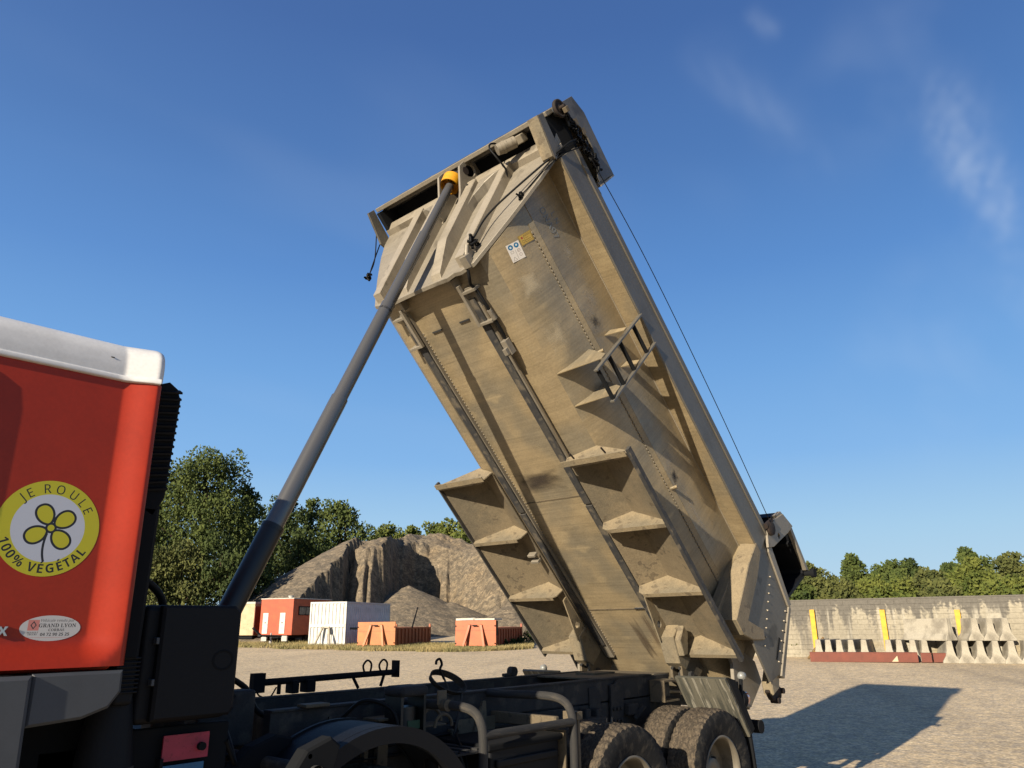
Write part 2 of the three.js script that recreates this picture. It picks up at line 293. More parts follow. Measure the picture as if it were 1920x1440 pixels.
// spring hanger and bracket with bolts on the near rail
{
  const h = part('spring_hanger');
  obj('bracket_plate', [prism([[-0.62, 0.92], [-0.44, 0.92], [-0.42, 1.10], [-0.45, 1.255], [-0.50, 1.285], [-0.55, 1.255], [-0.61, 1.25]], 0.456, 0.474, (a, b, t) => [a, b, t], 0.003)], M.grime, h);
  obj('spring_saddle', [bx(-1.07, -0.80, 0.80, 1.02, 0.445, 0.56, 0.02), bx(-1.05, -0.98, 0.98, 1.09, 0.45, 0.53, 0.015), bx(-0.90, -0.83, 0.98, 1.08, 0.45, 0.53, 0.015)], M.grime, h);
  obj('u_bolt', [cyl([-0.78, 0.72, 0.53], [-0.78, 1.0, 0.53], 0.013), cyl([-0.70, 0.72, 0.53], [-0.70, 1.0, 0.53], 0.013)], M.steel, h);
  const bolts = []; for (const y of [0.955, 1.05]) for (const x of [-0.585, -0.53, -0.475]) bolts.push(cyl([x, y, 0.474], [x, y, 0.492], 0.017, 0.015, 6));
  for (let k = 0; k < 6; k++) bolts.push(cyl([-1.28 + k * 0.1, 0.98 + 0.02 * (k % 2), 0.44], [-1.28 + k * 0.1, 0.98 + 0.02 * (k % 2), 0.462], 0.018, 0.016, 6));
  obj('bolt', bolts, M.grime, h);
  obj('valve_block', [bx(-0.40, -0.24, 0.98, 1.08, 0.445, 0.52, 0.02), cyl([-0.30, 0.95, 0.5], [-0.22, 1.06, 0.56], 0.025)], M.grime, h);
  obj('leaf_spring', [0, 1, 2, 3].map(k => bx(-1.45 + k * 0.1, 0.1 - k * 0.1, 0.70 + k * 0.03, 0.725 + k * 0.03, 0.40, 0.49)), M.grime, h);
  obj('end_bracket', [bx(0.04, 0.30, 1.065, 1.08, 0.46, 0.62), bx(0.04, 0.30, 1.24, 1.255, 0.46, 0.62), bx(0.04, 0.055, 1.08, 1.24, 0.46, 0.62), bx(0.1, 0.26, 1.10, 1.22, 0.47, 0.55, 0.02)], M.grimeTan, h);
}
// saddle plates and small fittings on the near rail top
obj('rail_clip', [bx(-3.75, -3.58, 1.306, 1.325, 0.40, 0.5, 0.005), bx(-3.0, -2.72, 1.13, 1.142, 0.455, 0.62, 0.004), bx(-3.72, -3.52, 1.17, 1.19, 0.46, 0.6, 0.006), bx(-3.70, -3.55, 1.02, 1.17, 0.47, 0.56, 0.015), bx(-3.30, -3.06, 1.20, 1.215, 0.46, 0.62, 0.004), bx(-3.2, -3.12, 0.9, 1.2, 0.46, 0.5)], M.grimeTan, truck);
obj('rail_clip', [bx(-1.02, -0.94, 1.306, 1.335, -0.47, -0.42, 0.01), cyl([-0.88, 1.345, -0.49], [-0.88, 1.345, -0.43], 0.045)], M.grime, truck);

// ---- wheels
function tyreGeo(lo, hi) {
  const NS = 240, prof = [[-0.118, 0.300], [-0.135, 0.36], [-0.148, 0.42], [-0.143, 0.475], [-0.128, 0.508], [-0.105, 0.520], [-0.075, 0.524], [-0.06, 0.5245], [-0.045, 0.525], [-0.02, 0.525], [-0.008, 0.525], [0.008, 0.525], [0.02, 0.525], [0.045, 0.525], [0.06, 0.5245], [0.075, 0.524], [0.105, 0.520], [0.128, 0.508], [0.143, 0.475], [0.148, 0.42], [0.135, 0.36], [0.118, 0.300]];
  const n = prof.length, pos = new Float32Array((NS + 1) * n * 3), uv = new Float32Array((NS + 1) * n * 2), idx = [];
  for (let i = 0; i <= NS; i++) for (let j = 0; j < n; j++) {
    const a = i / NS * Math.PI * 2; let [z, r] = prof[j]; const k = i % 5;
    if (j >= 6 && j <= 15) { const zig = Math.sin(i / NS * Math.PI * 2 * 24) * 0.010; if (j === 8 || j === 13) r -= 0.016; if (j === 10 || j === 11) r -= 0.014; if ((i + (j > 10 ? 3 : 0)) % 6 === 0) r -= 0.009; z += zig; }
    if ((j === 4 || j === 5 || j === 16 || j === 17) && k < 2) r -= 0.009;
    if (j === 2 || j === 19) r += 0.002 * (i % 2);
    pos.set([Math.cos(a) * r, Math.sin(a) * r, z], (i * n + j) * 3); uv.set([i / NS * 3.3, j / n * 0.9], (i * n + j) * 2);
    if (i < NS && j < n - 1 && lo(j)) { const p = i * n + j; idx.push(p, p + n, p + 1, p + 1, p + n, p + n + 1); }
  }
  const g = new THREE.BufferGeometry(); g.setAttribute('position', new THREE.BufferAttribute(pos, 3)); g.setAttribute('uv', new THREE.BufferAttribute(uv, 2)); g.setIndex(idx); g.computeVertexNormals(); return g;
}
const lathe = (pts, n = 64) => { const g = new THREE.LatheGeometry(pts.map(p => new THREE.Vector2(p[0], p[1])), n); g.rotateX(Math.PI / 2); return g; };
const TG = tyreGeo(j => j < 4 || j >= 17), TT = tyreGeo(j => j >= 4 && j < 17);
const rimDeep = lathe([[0.305, 0.118], [0.312, 0.128], [0.296, 0.132], [0.286, 0.118], [0.272, 0.09], [0.264, -0.02], [0.258, -0.05], [0.20, -0.058], [0.135, -0.05], [0.13, -0.02], [0.12, 0.03], [0.0, 0.035], [0.0, -0.1], [0.28, -0.11], [0.305, -0.118]]);
const rimFlat = lathe([[0.305, 0.118], [0.312, 0.128], [0.296, 0.132], [0.284, 0.115], [0.255, 0.105], [0.18, 0.14], [0.14, 0.15], [0.12, 0.19], [0.0, 0.195], [0.0, -0.1], [0.28, -0.11], [0.305, -0.118]]);
const wheelNuts = merge(Array.from({ length: 10 }, (_, k) => { const a = k / 10 * Math.PI * 2; return cyl([Math.cos(a) * 0.168, Math.sin(a) * 0.168, -0.055], [Math.cos(a) * 0.168, Math.sin(a) * 0.168, -0.018], 0.017, 0.015, 6); }));
function wheel(x, z, deep, side) {
  const w = part('wheel'); w.position.set(x, 0.525, z); if (side < 0) w.rotation.y = Math.PI; w.children.length = 0;
  obj('tyre', TG, M.tyre, w); obj('tread', TT, M.tread, w); obj('rim', deep ? rimDeep : rimFlat, M.rim, w); if (deep) obj('wheel_nuts', wheelNuts, M.grime, w);
}
for (const s of [1, -1]) {
  for (const x of [0, -1.37]) { wheel(x, s * 1.055, true, s); wheel(x, s * 0.735, false, -s); }
  wheel(-3.72, s * 1.02, false, s); wheel(-5.62, s * 1.02, false, s);
}
for (const x of [0, -1.37, -3.72, -5.62]) obj('axle', [cyl([x, 0.525, -0.95], [x, 0.525, 0.95], 0.07), x > -2 ? new THREE.SphereGeometry(0.2, 20, 14).translate(x, 0.53, 0) : bx(x - 0.05, x + 0.05, 0.4, 0.5, -0.8, 0.8)], M.grime, truck);

// ---- mudguard over the second axle
{
  const f = part('front_mudguard'), cx = -3.70, cy = 0.53;
  const arch = (r0, r1, z0, z1, a0, a1, n = 40) => {
    const poly = []; for (let i = 0; i <= n; i++) { const a = lerp(a0, a1, i / n); poly.push([cx + r1 * Math.cos(a), cy + r1 * Math.sin(a)]); } for (let i = n; i >= 0; i--) { const a = lerp(a0, a1, i / n); poly.push([cx + r0 * Math.cos(a), cy + r0 * Math.sin(a)]); }
    return toCreasedNormals(prism(poly, z0, z1, (a, b, t) => [a, b, t]), 0.5);
  };
  for (const s of [1, -1]) {
    const z = (a, b) => s > 0 ? [a, b] : [-b, -a];
    obj('arch', arch(0.705, 0.725, ...z(0.78, 1.17), 0.05, Math.PI - 0.25), M.black, f);
    obj('arch_lip', [arch(0.64, 0.724, ...z(1.17, 1.225), 0.05, Math.PI - 0.25)], M.black, f);
    obj('arch_lip', arch(0.70, 0.735, ...z(0.755, 0.78), 0.05, Math.PI - 0.25), M.black, f);
  }
  objs('front_bracket', [prism([[-4.34, 0.95], [-4.10, 0.95], [-4.02, 1.20], [-4.08, 1.245], [-4.22, 1.20], [-4.31, 1.08]], 1.16, 1.235, (a, b, t) => [a, b, t], 0.012), prism([[-4.40, 0.95], [-4.12, 0.95], [-4.02, 1.20], [-4.12, 1.225], [-4.26, 1.18], [-4.37, 1.08]], 0.72, 0.80, (a, b, t) => [a, b, t], 0.012)], M.blackMatt, f);
  obj('mount_pipe', [cyl([-4.17, 1.09, 0.45], [-4.17, 1.09, 1.27], 0.038, 0.038, 24, true), cyl([-4.17, 1.09, 0.45], [-4.17, 1.09, 1.265], 0.030, 0.030, 24, true), cyl([-4.17, 1.09, 1.2], [-4.17, 1.09, 1.21], 0.030)], twoSided(M.grime), f);
  obj('bolt', [[-4.20, 1.17], [-4.28, 1.07], [-4.27, 0.98]].map(([x, y]) => cyl([x, y, 1.23], [x, y, 1.247], 0.014, 0.012, 8)), M.steel, f);
}
// ---- side protection frame of bent tube around the battery box
{
  const h = part('side_guard');
  for (const [xa, xb] of [[-3.02, -2.86], [-2.14, -1.96]]) obj('bent_tube', tube([[xa, 1.285, 0.44], [xa + 0.03, 1.283, 0.6], [xb - 0.03, 1.275, 0.9], [xb - 0.005, 1.245, 1.03], [xb, 1.17, 1.09], [xb, 1.05, 1.105], [xb, 0.8, 1.105], [xb, 0.4, 1.105]], 0.029, 60, 14), M.grime, h);
  obj('cross_tube', cyl([-2.86, 1.115, 1.105], [-1.96, 1.115, 1.105], 0.027), M.grime, h);
  obj('cross_tube', cyl([-2.86, 0.55, 1.105], [-1.96, 0.55, 1.105], 0.027), M.grime, h);
  obj('clamp', [cyl([-2.93, 1.28, 0.80], [-2.93, 1.28, 0.86], 0.036), bx(-2.98, -2.90, 1.28, 1.37, 0.80, 0.815, 0.01)], M.grimeTan, h);
  obj('flat_bar', [bx(-1.90, -1.875, 0.3, 1.165, 1.04, 1.10, 0.003), bx(-1.92, -1.855, 1.12, 1.175, 0.98, 1.11, 0.004)], M.grimeTan, h);
  obj('bracket_arm', [bx(-2.12, -2.08, 1.08, 1.16, 0.44, 1.08, 0.01), bx(-2.5, -2.12, 1.04, 1.13, 0.48, 0.50), prism([[-2.36, 1.04], [-2.22, 1.04], [-2.24, 1.24], [-2.27, 1.24]], 0.50, 0.52, (a, b, t) => [a, b, t])], M.grimeTan, h);
}
{
  const b = part('battery_box');
  obj('box_body', [bx(-2.72, -2.03, 0.45, 1.03, 0.55, 1.03, 0.02)], M.black, b);
  obj('box_lid', [bx(-2.75, -2.00, 1.0, 1.045, 0.52, 1.045, 0.015)], M.blackMatt, b);
  for (const y of [0.62, 0.76, 0.90]) obj('ridge', bx(-2.68, -2.07, y, y + 0.05, 1.025, 1.055, 0.014), M.black, b);
  obj('side_plate', [bx(-2.0, -1.985, 0.5, 1.06, 0.75, 1.06)], M.grimeTan, b);
  obj('latch_tag', [bx(-2.76, -2.66, 0.69, 0.715, 1.05, 1.065, 0.005), cyl([-2.75, 0.70, 1.05], [-2.75, 0.70, 1.075], 0.022, 0.02, 10)], std({ color: 0xd6b9b4, roughness: 0.6 }), b);
}
// step deck of pressed mesh between the mudguard and the battery box, an air tank and a filter bowl
obj('step_deck', [bx(-3.0, -2.1, 1.0, 1.012, 0.46, 1.0), ...Array.from({ length: 9 }, (_, k) => bx(-2.98 + k * 0.095, -2.94 + k * 0.095, 1.012, 1.024, 0.48, 0.98))], M.grime, truck);
{
  const b = part('filter_bowl');
  obj('bowl', [cyl([-3.13, 1.10, 0.66], [-3.13, 1.28, 0.66], 0.075), bx(-3.22, -3.20, 1.08, 1.36, 0.58, 0.74), bx(-3.05, -3.03, 1.08, 1.36, 0.60, 0.76)], std({ map: rep(grimeTex, 2), color: 0x6a766e, roughness: 0.5 }), b);
  obj('bowl_head', [bx(-3.24, -3.01, 1.34, 1.405, 0.57, 0.77, 0.03)], M.grime, b);
  obj('bowl_label', [bx(-3.16, -3.06, 1.15, 1.20, 0.733, 0.737)], std({ color: 0x1f4a30, roughness: 0.7 }), b);
}
{
  const b = part('oil_canister');
  obj('canister', cyl([-3.12, 0.80, 0.95], [-3.12, 1.04, 0.95], 0.075, 0.06, 24), M.black, b);
  obj('canister_label', [bx(-3.155, -3.095, 0.94, 0.99, 1.023, 1.027), bx(-3.16, -3.09, 0.995, 1.003, 1.016, 1.02)], M.lampWhite, b);
  obj('canister_label', [bx(-3.10, -3.06, 0.85, 0.93, 1.025, 1.029)], M.plateRed, b);
}
obj('canister_ring', [new THREE.TorusGeometry(0.085, 0.012, 10, 30, Math.PI).translate(-2.86, 1.16, 0.62), new THREE.TorusGeometry(0.075, 0.010, 10, 30, Math.PI).translate(-2.86, 1.14, 0.74)], M.grimeTan, truck);
obj('inner_guard', [bx(-5.62, -5.0, 0.85, 1.44, 0.72, 0.80)], M.blackMatt, truck);
obj('engine', [bx(-6.9, -5.15, 0.62, 1.45, -0.80, 0.72, 0.05), bx(-5.3, -4.95, 0.7, 1.3, -0.35, 0.80, 0.04)], M.blackMatt, truck);
objs("air_tank", [cyl([-4.9, 0.8, 0.62], [-4.3, 0.8, 0.62], 0.13), cyl([-5.0, 1.0, 0.3], [-4.2, 1.0, 0.3], 0.1)], M.black, truck);

// air lines and cables along the near rail and up to the cab
objs('air_line', [
  tube([[-4.9, 1.33, 0.52], [-4.5, 1.20, 0.50], [-4.0, 1.06, 0.475], [-3.2, 1.03, 0.47], [-2.4, 1.05, 0.47], [-1.6, 1.02, 0.47], [-1.2, 1.0, 0.5]], 0.011, 70, 7),
  tube([[-4.9, 1.30, 0.56], [-4.4, 1.12, 0.53], [-3.9, 1.00, 0.49], [-3.0, 0.97, 0.48], [-2.0, 0.98, 0.48], [-1.4, 0.94, 0.52]], 0.013, 70, 7),
  tube([[-4.45, 1.40, 0.30], [-4.2, 1.50, 0.22], [-3.95, 1.42, 0.12], [-3.8, 1.25, 0.10], [-3.4, 1.18, 0.1]], 0.018, 50, 8),
  tube([[-4.40, 1.42, -0.05], [-4.05, 1.34, -0.18], [-3.6, 1.20, -0.22], [-2.9, 1.16, -0.22], [-2.0, 1.18, -0.24]], 0.02, 50, 8),
  tube([[-2.95, 1.02, 0.98], [-2.9, 0.90, 1.0], [-2.82, 0.98, 0.9], [-2.7, 1.06, 0.7], [-2.5, 1.06, 0.5]], 0.010, 40, 6),
  tube([[-3.25, 1.12, 0.78], [-3.3, 1.28, 0.74], [-3.42, 1.33, 0.62], [-3.5, 1.22, 0.50]], 0.012, 40, 6),
  tube([[-4.46, 1.24, 0.9], [-4.38, 1.12, 0.86], [-4.34, 1.2, 0.72], [-4.3, 1.28, 0.55], [-4.25, 1.2, 0.48]], 0.012, 40, 6)], M.cable, truck);
objs('line_clip', [-4.1, -3.3, -2.55, -1.8].map(x => bx(x, x + 0.035, 0.96, 1.075, 0.442, 0.492, 0.008)), M.grimeTan, truck);
// ---- rear mudguard plates, lamps and under-run bar
for (const s of [1, -1]) {
  const z0 = s > 0 ? 0.70 : -1.21, z1 = z0 + 0.51, f = part('rear_mudguard');
  obj('guard_plate', prism([[0.10, 1.285], [0.13, 1.30], [0.50, 0.80], [0.485, 0.775]], z0, z1, (a, b, t) => [a, b, t], 0.003), M.guard, f);
  const e = s > 0 ? z1 : z0 - 0.02;
  obj('guard_flange', prism([[0.13, 1.30], [0.27, 1.27], [0.56, 0.84], [0.50, 0.80]], e, e + 0.018, (a, b, t) => [a, b, t]), M.blackMatt, f);
  obj('mudflap', prism([[0.50, 0.82], [0.525, 0.82], [0.60, 0.28], [0.575, 0.28]], z0, z1, (a, b, t) => [a, b, t]), M.blackMatt, f);
  const zl = s * 1.20;
  obj('tail_lamp', [cyl([0.48, 1.09, zl - 0.06], [0.565, 1.09, zl - 0.06], 0.085, 0.07, 28)], M.redLamp, f);
  obj('lamp_housing', [cyl([0.40, 1.09, zl - 0.06], [0.49, 1.09, zl - 0.06], 0.095, 0.09, 28), bx(0.36, 0.42, 0.85, 1.25, zl - 0.12, zl - 0.02, 0.01)], M.blackMatt, f);
  obj('marker_lamp', [new THREE.SphereGeometry(0.036, 20, 14).scale(0.8, 1, 1).translate(0.44, 1.295, zl), cyl([0.44, 1.295, zl], [0.47, 1.295, zl], 0.038)], M.lampWhite, f);
  obj('marker_stalk', [cyl([0.40, 1.10, zl], [0.43, 1.27, zl], 0.018)], M.blackMatt, f);
}
obj('under_run_bar', [cyl([0.72, 0.84, -1.22], [0.72, 0.84, 1.22], 0.058, 0.058, 24)], M.blackMatt, truck);

// ---- lifting ram
{
  const r = part('lifting_ram'), A = V3(-4.04, 1.86, 0), B = V3(-2.19, 5.83, 0), L = t => A.clone().lerp(B, t).toArray();
  const lo = A.clone().lerp(B, -0.14).toArray();
  obj('ram_cylinder', [cyl(lo, L(0.142), 0.076, 0.076, 40), cyl(L(0.135), L(0.142), 0.078, 0.078, 40)], M.ramPaint, r);
  obj('ram_stage', [cyl(L(0.14), L(0.385), 0.066, 0.066, 40)], M.steel, r);
  obj('ram_stage', [cyl(L(0.38), L(0.395), 0.0655, 0.0655, 40), cyl(L(0.39), L(0.61), 0.0575, 0.0575, 40)], M.steel, r);
  obj('ram_stage', [cyl(L(0.605), L(0.625), 0.0575, 0.0575, 40), cyl(L(0.62), L(0.825), 0.050, 0.050, 40)], M.steel, r);
  obj('ram_stage', [cyl(L(0.82), L(0.828), 0.0505, 0.0505, 40), cyl(L(0.825), L(0.99), 0.041, 0.041, 40)], M.steel, r);
  const d = B.clone().sub(A).normalize(), q = (k) => B.clone().addScaledVector(d, k).toArray();
  obj('ram_cap', [cyl(q(-0.06), q(0.05), 0.095, 0.10, 36, true), cyl(q(-0.06), q(0.045), 0.088, 0.093, 36, true), cyl(q(0.04), q(0.05), 0.10, 0.085, 36)], twoSided(M.yellow), r);
  obj('ram_eye', [cyl([B.x + 0.035, B.y + 0.08, -0.16], [B.x + 0.035, B.y + 0.08, 0.16], 0.04), cyl(q(0.04), q(0.12), 0.05)], M.rust, r);
  obj('ram_cradle', [bx(-4.35, -4.0, 1.12, 1.42, -0.36, -0.2, 0.02), bx(-4.35, -4.0, 1.12, 1.42, 0.2, 0.36, 0.02), cyl([-4.18, 1.36, -0.36], [-4.18, 1.36, 0.36], 0.06)], M.grime, r);
}

// ---------------------------------------------------------------- dump body (u runs to the front, v up from its floor, w across)
const body = part('dump_body'); body.rotation.z = -45.6 * Math.PI / 180;
const bq = (u, v, w) => [-u, v, w];
const flatU = (poly, u0, u1, bevel) => prism(poly, u0, u1, (w, v, t) => [-t, v, w], bevel);          // plate across the body, poly in w,v
const flatW = (poly, w0, w1, bevel) => prism(poly, w0, w1, (u, v, t) => [-u, v, t], bevel);           // plate along the body, poly in u,v
const bbox = (u0, u1, v0, v1, w0, w1, r) => bx(-u1, -u0, v0, v1, w0, w1, r);
const uF = v => 5.05 + 0.375 * (v - 1.43), uR = v => 0.02 + 0.30 * (v - 1.85);
const mir = pts => [...pts, ...pts.slice().reverse().map(([w, v]) => [-w, v])];
// shell: floor, rounded lower corner, seam, steep side
const half = [[0.995, 2.74], [0.985, 2.54], [0.962, 2.28], [0.938, 2.06], [0.915, 2.0], [0.893, 1.90], [0.858, 1.78], [0.805, 1.665], [0.735, 1.575], [0.65, 1.52], [0.55, 1.50]];
const halfIn = half.map(([w, v]) => [w - 0.03, v + 0.022]);
obj('shell', sweep([...mir(half), ...mir(halfIn).reverse()], v => uF(v) - 0.01, v => uR(v) + 0.02, 0.35), M.dust, body);
// weld seams along the shell
for (const s of [1, -1]) {
  const bead = []; for (let k = 0; k < 110; k++) { const u = 0.9 + k * 0.0378; bead.push(new THREE.SphereGeometry(0.0065, 6, 5).scale(2.6, 1, 1).translate(-u, 2.0 + 0.002 * Math.sin(k * 3.1), s * 0.919)); }
  obj('weld_seam', bead, M.panel, body);
  obj('fold_strip', flatU([[s * 0.918, 2.008], [s * 0.939, 2.060], [s * 0.945, 2.058], [s * 0.923, 2.005]], 0.9, 5.1), M.dust, body);
  obj('side_sheet', sweep([[s * 0.940, 2.062], [s * 0.964, 2.28], [s * 0.987, 2.54], [s * 0.991, 2.54], [s * 0.968, 2.28], [s * 0.944, 2.062]], v => uF(v) - 0.015, v => uR(v) + 0.03, 0.35), M.dust, body);
}
// side rails along the top edge
for (const s of [1, -1]) {
  const P = [[0.99, 2.555], [1.0, 2.545], [1.195, 2.505], [1.205, 2.515], [1.205, 2.80], [1.19, 2.82], [0.99, 2.82]].map(([w, v]) => [w * s, v]);
  const r = obj('side_rail', sweep(P, v => 5.44, v => 0.98, 0.2), M.rail, body);
  obj('rail_soffit', sweep([[0.992, 2.550], [1.193, 2.503], [1.193, 2.499], [0.992, 2.545]].map(([w, v]) => [w * s, v]), v => 5.44, v => 0.98, 0.2), M.dust, body);
  obj('rail_lip', [flatU([[s * 1.205, 2.765], [s * 1.218, 2.77], [s * 1.218, 2.828], [s * 1.19, 2.835], [s * 1.19, 2.822], [s * 1.205, 2.80]], 0.98, 5.43)], M.rail, body);
  obj('rail_seam', [bbox(0.98, 5.44, 2.536, 2.548, s > 0 ? 0.987 : -0.999, s > 0 ? 0.999 : -0.987)], M.bare, body);
}
// front wall
const fOut = [[0, 1.385], [0.22, 1.38], [0.36, 1.37], [0.43, 1.40], [0.52, 1.385], [0.585, 1.41], [0.655, 1.425], [0.79, 1.655], [0.90, 1.86], [1.0, 2.06], [1.085, 2.24], [1.165, 2.46], [1.18, 2.66]];
const fPoly = [...fOut, ...fOut.slice(1).reverse().map(([w, v]) => [-w, v])];
const fm = (off = 0) => (w, v, t) => [-(uF(v) + t + off), v, w];
const fw = obj('front_wall', prism(fPoly, 0, 0.03, fm(), 0.003), M.panel, body);
const onWall = (poly, t0, t1, bevel) => prism(poly, t0, t1, fm(), bevel);
const rect = (w0, w1, v0, v1) => [[w0, v0], [w1, v0], [w1, v1], [w0, v1]];
for (const s of [1, -1]) {
  // outer uprights: slightly splayed channel
  obj('upright', onWall([[s * 0.50, 1.43], [s * 0.60, 1.43], [s * 0.655, 2.60], [s * 0.545, 2.60]], 0.03, 0.125, 0.006), M.bare, body);
  // inner uprights beside the ram, running out at the foot
  const up = prism([[1.40, 0.03], [1.42, 0.075], [1.72, 0.17], [2.52, 0.17], [2.52, 0.03]], s > 0 ? 0.17 : -0.275, s > 0 ? 0.275 : -0.17, (v, t, w) => [-(uF(v) + t), v, w], 0.005);
  obj('upright', up, M.bare, body);
  obj('web_plate', onWall([[s * 0.275, 2.56], [s * 0.54, 2.56], [s * 0.47, 2.54], [s * 0.38, 2.47], [s * 0.30, 2.34], [s * 0.278, 2.2]], 0.03, 0.12, 0.004), M.panel, body);
  // ram bracket plate with its eye
  const bp = [[5.42, 2.30], [5.50, 2.27], [5.60, 2.38], [5.80, 2.55], [5.84, 2.78], [5.62, 2.80], [5.50, 2.60]]; bp.hole = [5.71, 2.66, 0.06, 0.075];
  obj('ram_bracket', flatW(bp, s > 0 ? 0.135 : -0.155, s > 0 ? 0.155 : -0.135, 0.002), M.panel, body);
  const fl = []; for (let k = 0; k < 6; k++) fl.push(cyl(bq(5.44 + k * 0.032, 2.30 + k * 0.038 - 0.008, s * 0.19), bq(5.452 + k * 0.032, 2.285 + k * 0.038 - 0.008, s * 0.19), 0.012, 0.012, 8));
  obj('bracket_flange', [prism([[5.40, 2.30], [5.62, 2.55], [5.63, 2.54], [5.41, 2.288]], s > 0 ? 0.155 : -0.24, s > 0 ? 0.24 : -0.155, (u, v, w) => [-u, v, w])], M.bare, body);
  obj('bolt', fl, M.blackMatt, body);
  // end post of the front canopy
  obj('canopy_post', flatW([[5.44, 2.46], [5.50, 2.43], [5.84, 2.50], [5.84, 2.60], [5.52, 2.58]], s > 0 ? 1.168 : -1.186, s > 0 ? 1.186 : -1.168, 0.003), M.rail, body);
}
obj('post_face', prism([[5.455, 2.44], [5.49, 2.42], [5.845, 2.49], [5.845, 2.51], [5.48, 2.45]], 1.075, 1.19, (u, v, w) => [-u, v, w]), M.plain, body);
for (const [a, b] of [[-1.166, -0.16], [0.16, 1.166]]) obj('cross_rib', prism([[0.03, 2.60], [0.095, 2.595], [0.11, 2.665], [0.11, 2.69], [0.03, 2.69]], a, b, (t, v, w) => [-(uF(v) + t), v, w]), M.bare, body);
obj('canopy_dark_filler', [bbox(5.42, 5.79, 2.60, 2.88, 1.12, 1.165)], M.blackMatt, body); obj('canopy_dark_filler', [bbox(5.42, 5.79, 2.60, 2.88, -1.165, -1.12)], M.blackMatt, body);  // added black fillers that darken the open canopy ends
obj('canopy_beam', [bbox(5.795, 5.84, 2.64, 2.765, -1.187, 1.187, 0.008)], M.panel, body);
obj('beam_flange', [bbox(5.765, 5.794, 2.72, 2.735, -1.165, 1.165)], M.rail, body);
{ // folded tarpaulin under the hood, put in black to darken the open gap
  const g = new THREE.BoxGeometry(0.84, 0.10, 2.30, 40, 3, 90), P = g.attributes.position;
  for (let i = 0; i < P.count; i++) { const x = P.getX(i), z = P.getZ(i); P.setY(i, P.getY(i) + 0.05 * fbm(x * 5, 1.2, z * 3, 3)); }
  g.translate(-5.36, 2.90, 0); g.computeVertexNormals(); obj('tarpaulin', g, M.blackMatt, body);
}
{ // rolled tarpaulin along the top edge, with its crumpled folds
  const g = new THREE.CylinderGeometry(0.05, 0.05, 2.42, 18, 90, false); g.rotateX(Math.PI / 2); const P = g.attributes.position;
  for (let i = 0; i < P.count; i++) { const z = P.getZ(i), k = 1 + 0.16 * fbm(z * 6, P.getX(i) * 12, P.getY(i) * 12, 3); P.setXYZ(i, P.getX(i) * k, P.getY(i) * k, z); }
  g.translate(-5.795, 2.83, 0); g.computeVertexNormals(); obj('rolled_tarpaulin', tri(g), M.strip, body);
}
// front hood over the tarpaulin
for (const s of [1, -1]) {
  const w0 = s > 0 ? 1.205 : -1.22, hp = [[5.84, 2.77], [5.84, 3.13], [5.66, 3.21], [5.03, 3.20], [5.06, 2.90], [5.10, 2.90], [5.16, 2.96], [5.24, 3.02], [5.34, 3.06], [5.45, 3.065], [5.56, 3.03], [5.65, 2.96], [5.72, 2.86], [5.75, 2.77]];
  obj('hood_side', flatW(hp, w0, w0 + 0.015, 0.002), M.rail, body);
}
obj('hood_sheet', [flatW([[5.84, 3.13], [5.66, 3.21], [5.03, 3.20], [5.03, 3.185], [5.655, 3.195], [5.83, 3.115]], -1.204, 1.204), flatW([[5.84, 2.80], [5.84, 3.13], [5.83, 3.13], [5.83, 2.80]], -1.204, 1.204), bbox(5.03, 5.06, 2.90, 3.19, -1.2, 1.2)], M.panel, body);
obj('hood_edge', flatW([[5.03, 2.9], [5.03, 3.2], [5.015, 3.2], [5.015, 2.9]], 1.10, 1.222), M.bare, body);
// pulley at the near top corner, cover motor on the front
obj('pulley', [lathe([[0.0, 0.012], [0.03, 0.016], [0.034, 0.008], [0.062, 0.006], [0.066, 0.016], [0.082, 0.018], [0.086, 0.0], [0.082, -0.014], [0.0, -0.014]], 36).translate(-5.80, 2.80, 1.235), cyl(bq(5.80, 2.80, 1.23), bq(5.80, 2.80, 1.30), 0.018)], M.rust, body);
{
  const m = part('cover_motor', body);
  m.name = 'cover_motor'; obj('cover_motor', [cyl(bq(5.755, 2.49, 0.66), bq(5.75, 2.535, 0.695), 0.050, 0.054, 28), cyl(bq(5.75, 2.535, 0.695), bq(5.748, 2.55, 0.71), 0.058, 0.058, 28), cyl(bq(5.748, 2.55, 0.71), bq(5.74, 2.63, 0.78), 0.054, 0.054, 28), bbox(5.70, 5.78, 2.60, 2.70, 0.78, 0.88, 0.01)], std({ map: rep(panelTex, 2), color: 0xbab7b0, roughness: 0.6 }), body);
  body.remove(m);
}
obj('motor_cable', tube([bq(5.80, 2.66, 0.58), bq(5.83, 2.58, 0.57), bq(5.80, 2.50, 0.59), bq(5.70, 2.46, 0.64), bq(5.58, 2.47, 0.66), bq(5.50, 2.46, 0.64)], 0.009, 40, 6), M.cable, body);

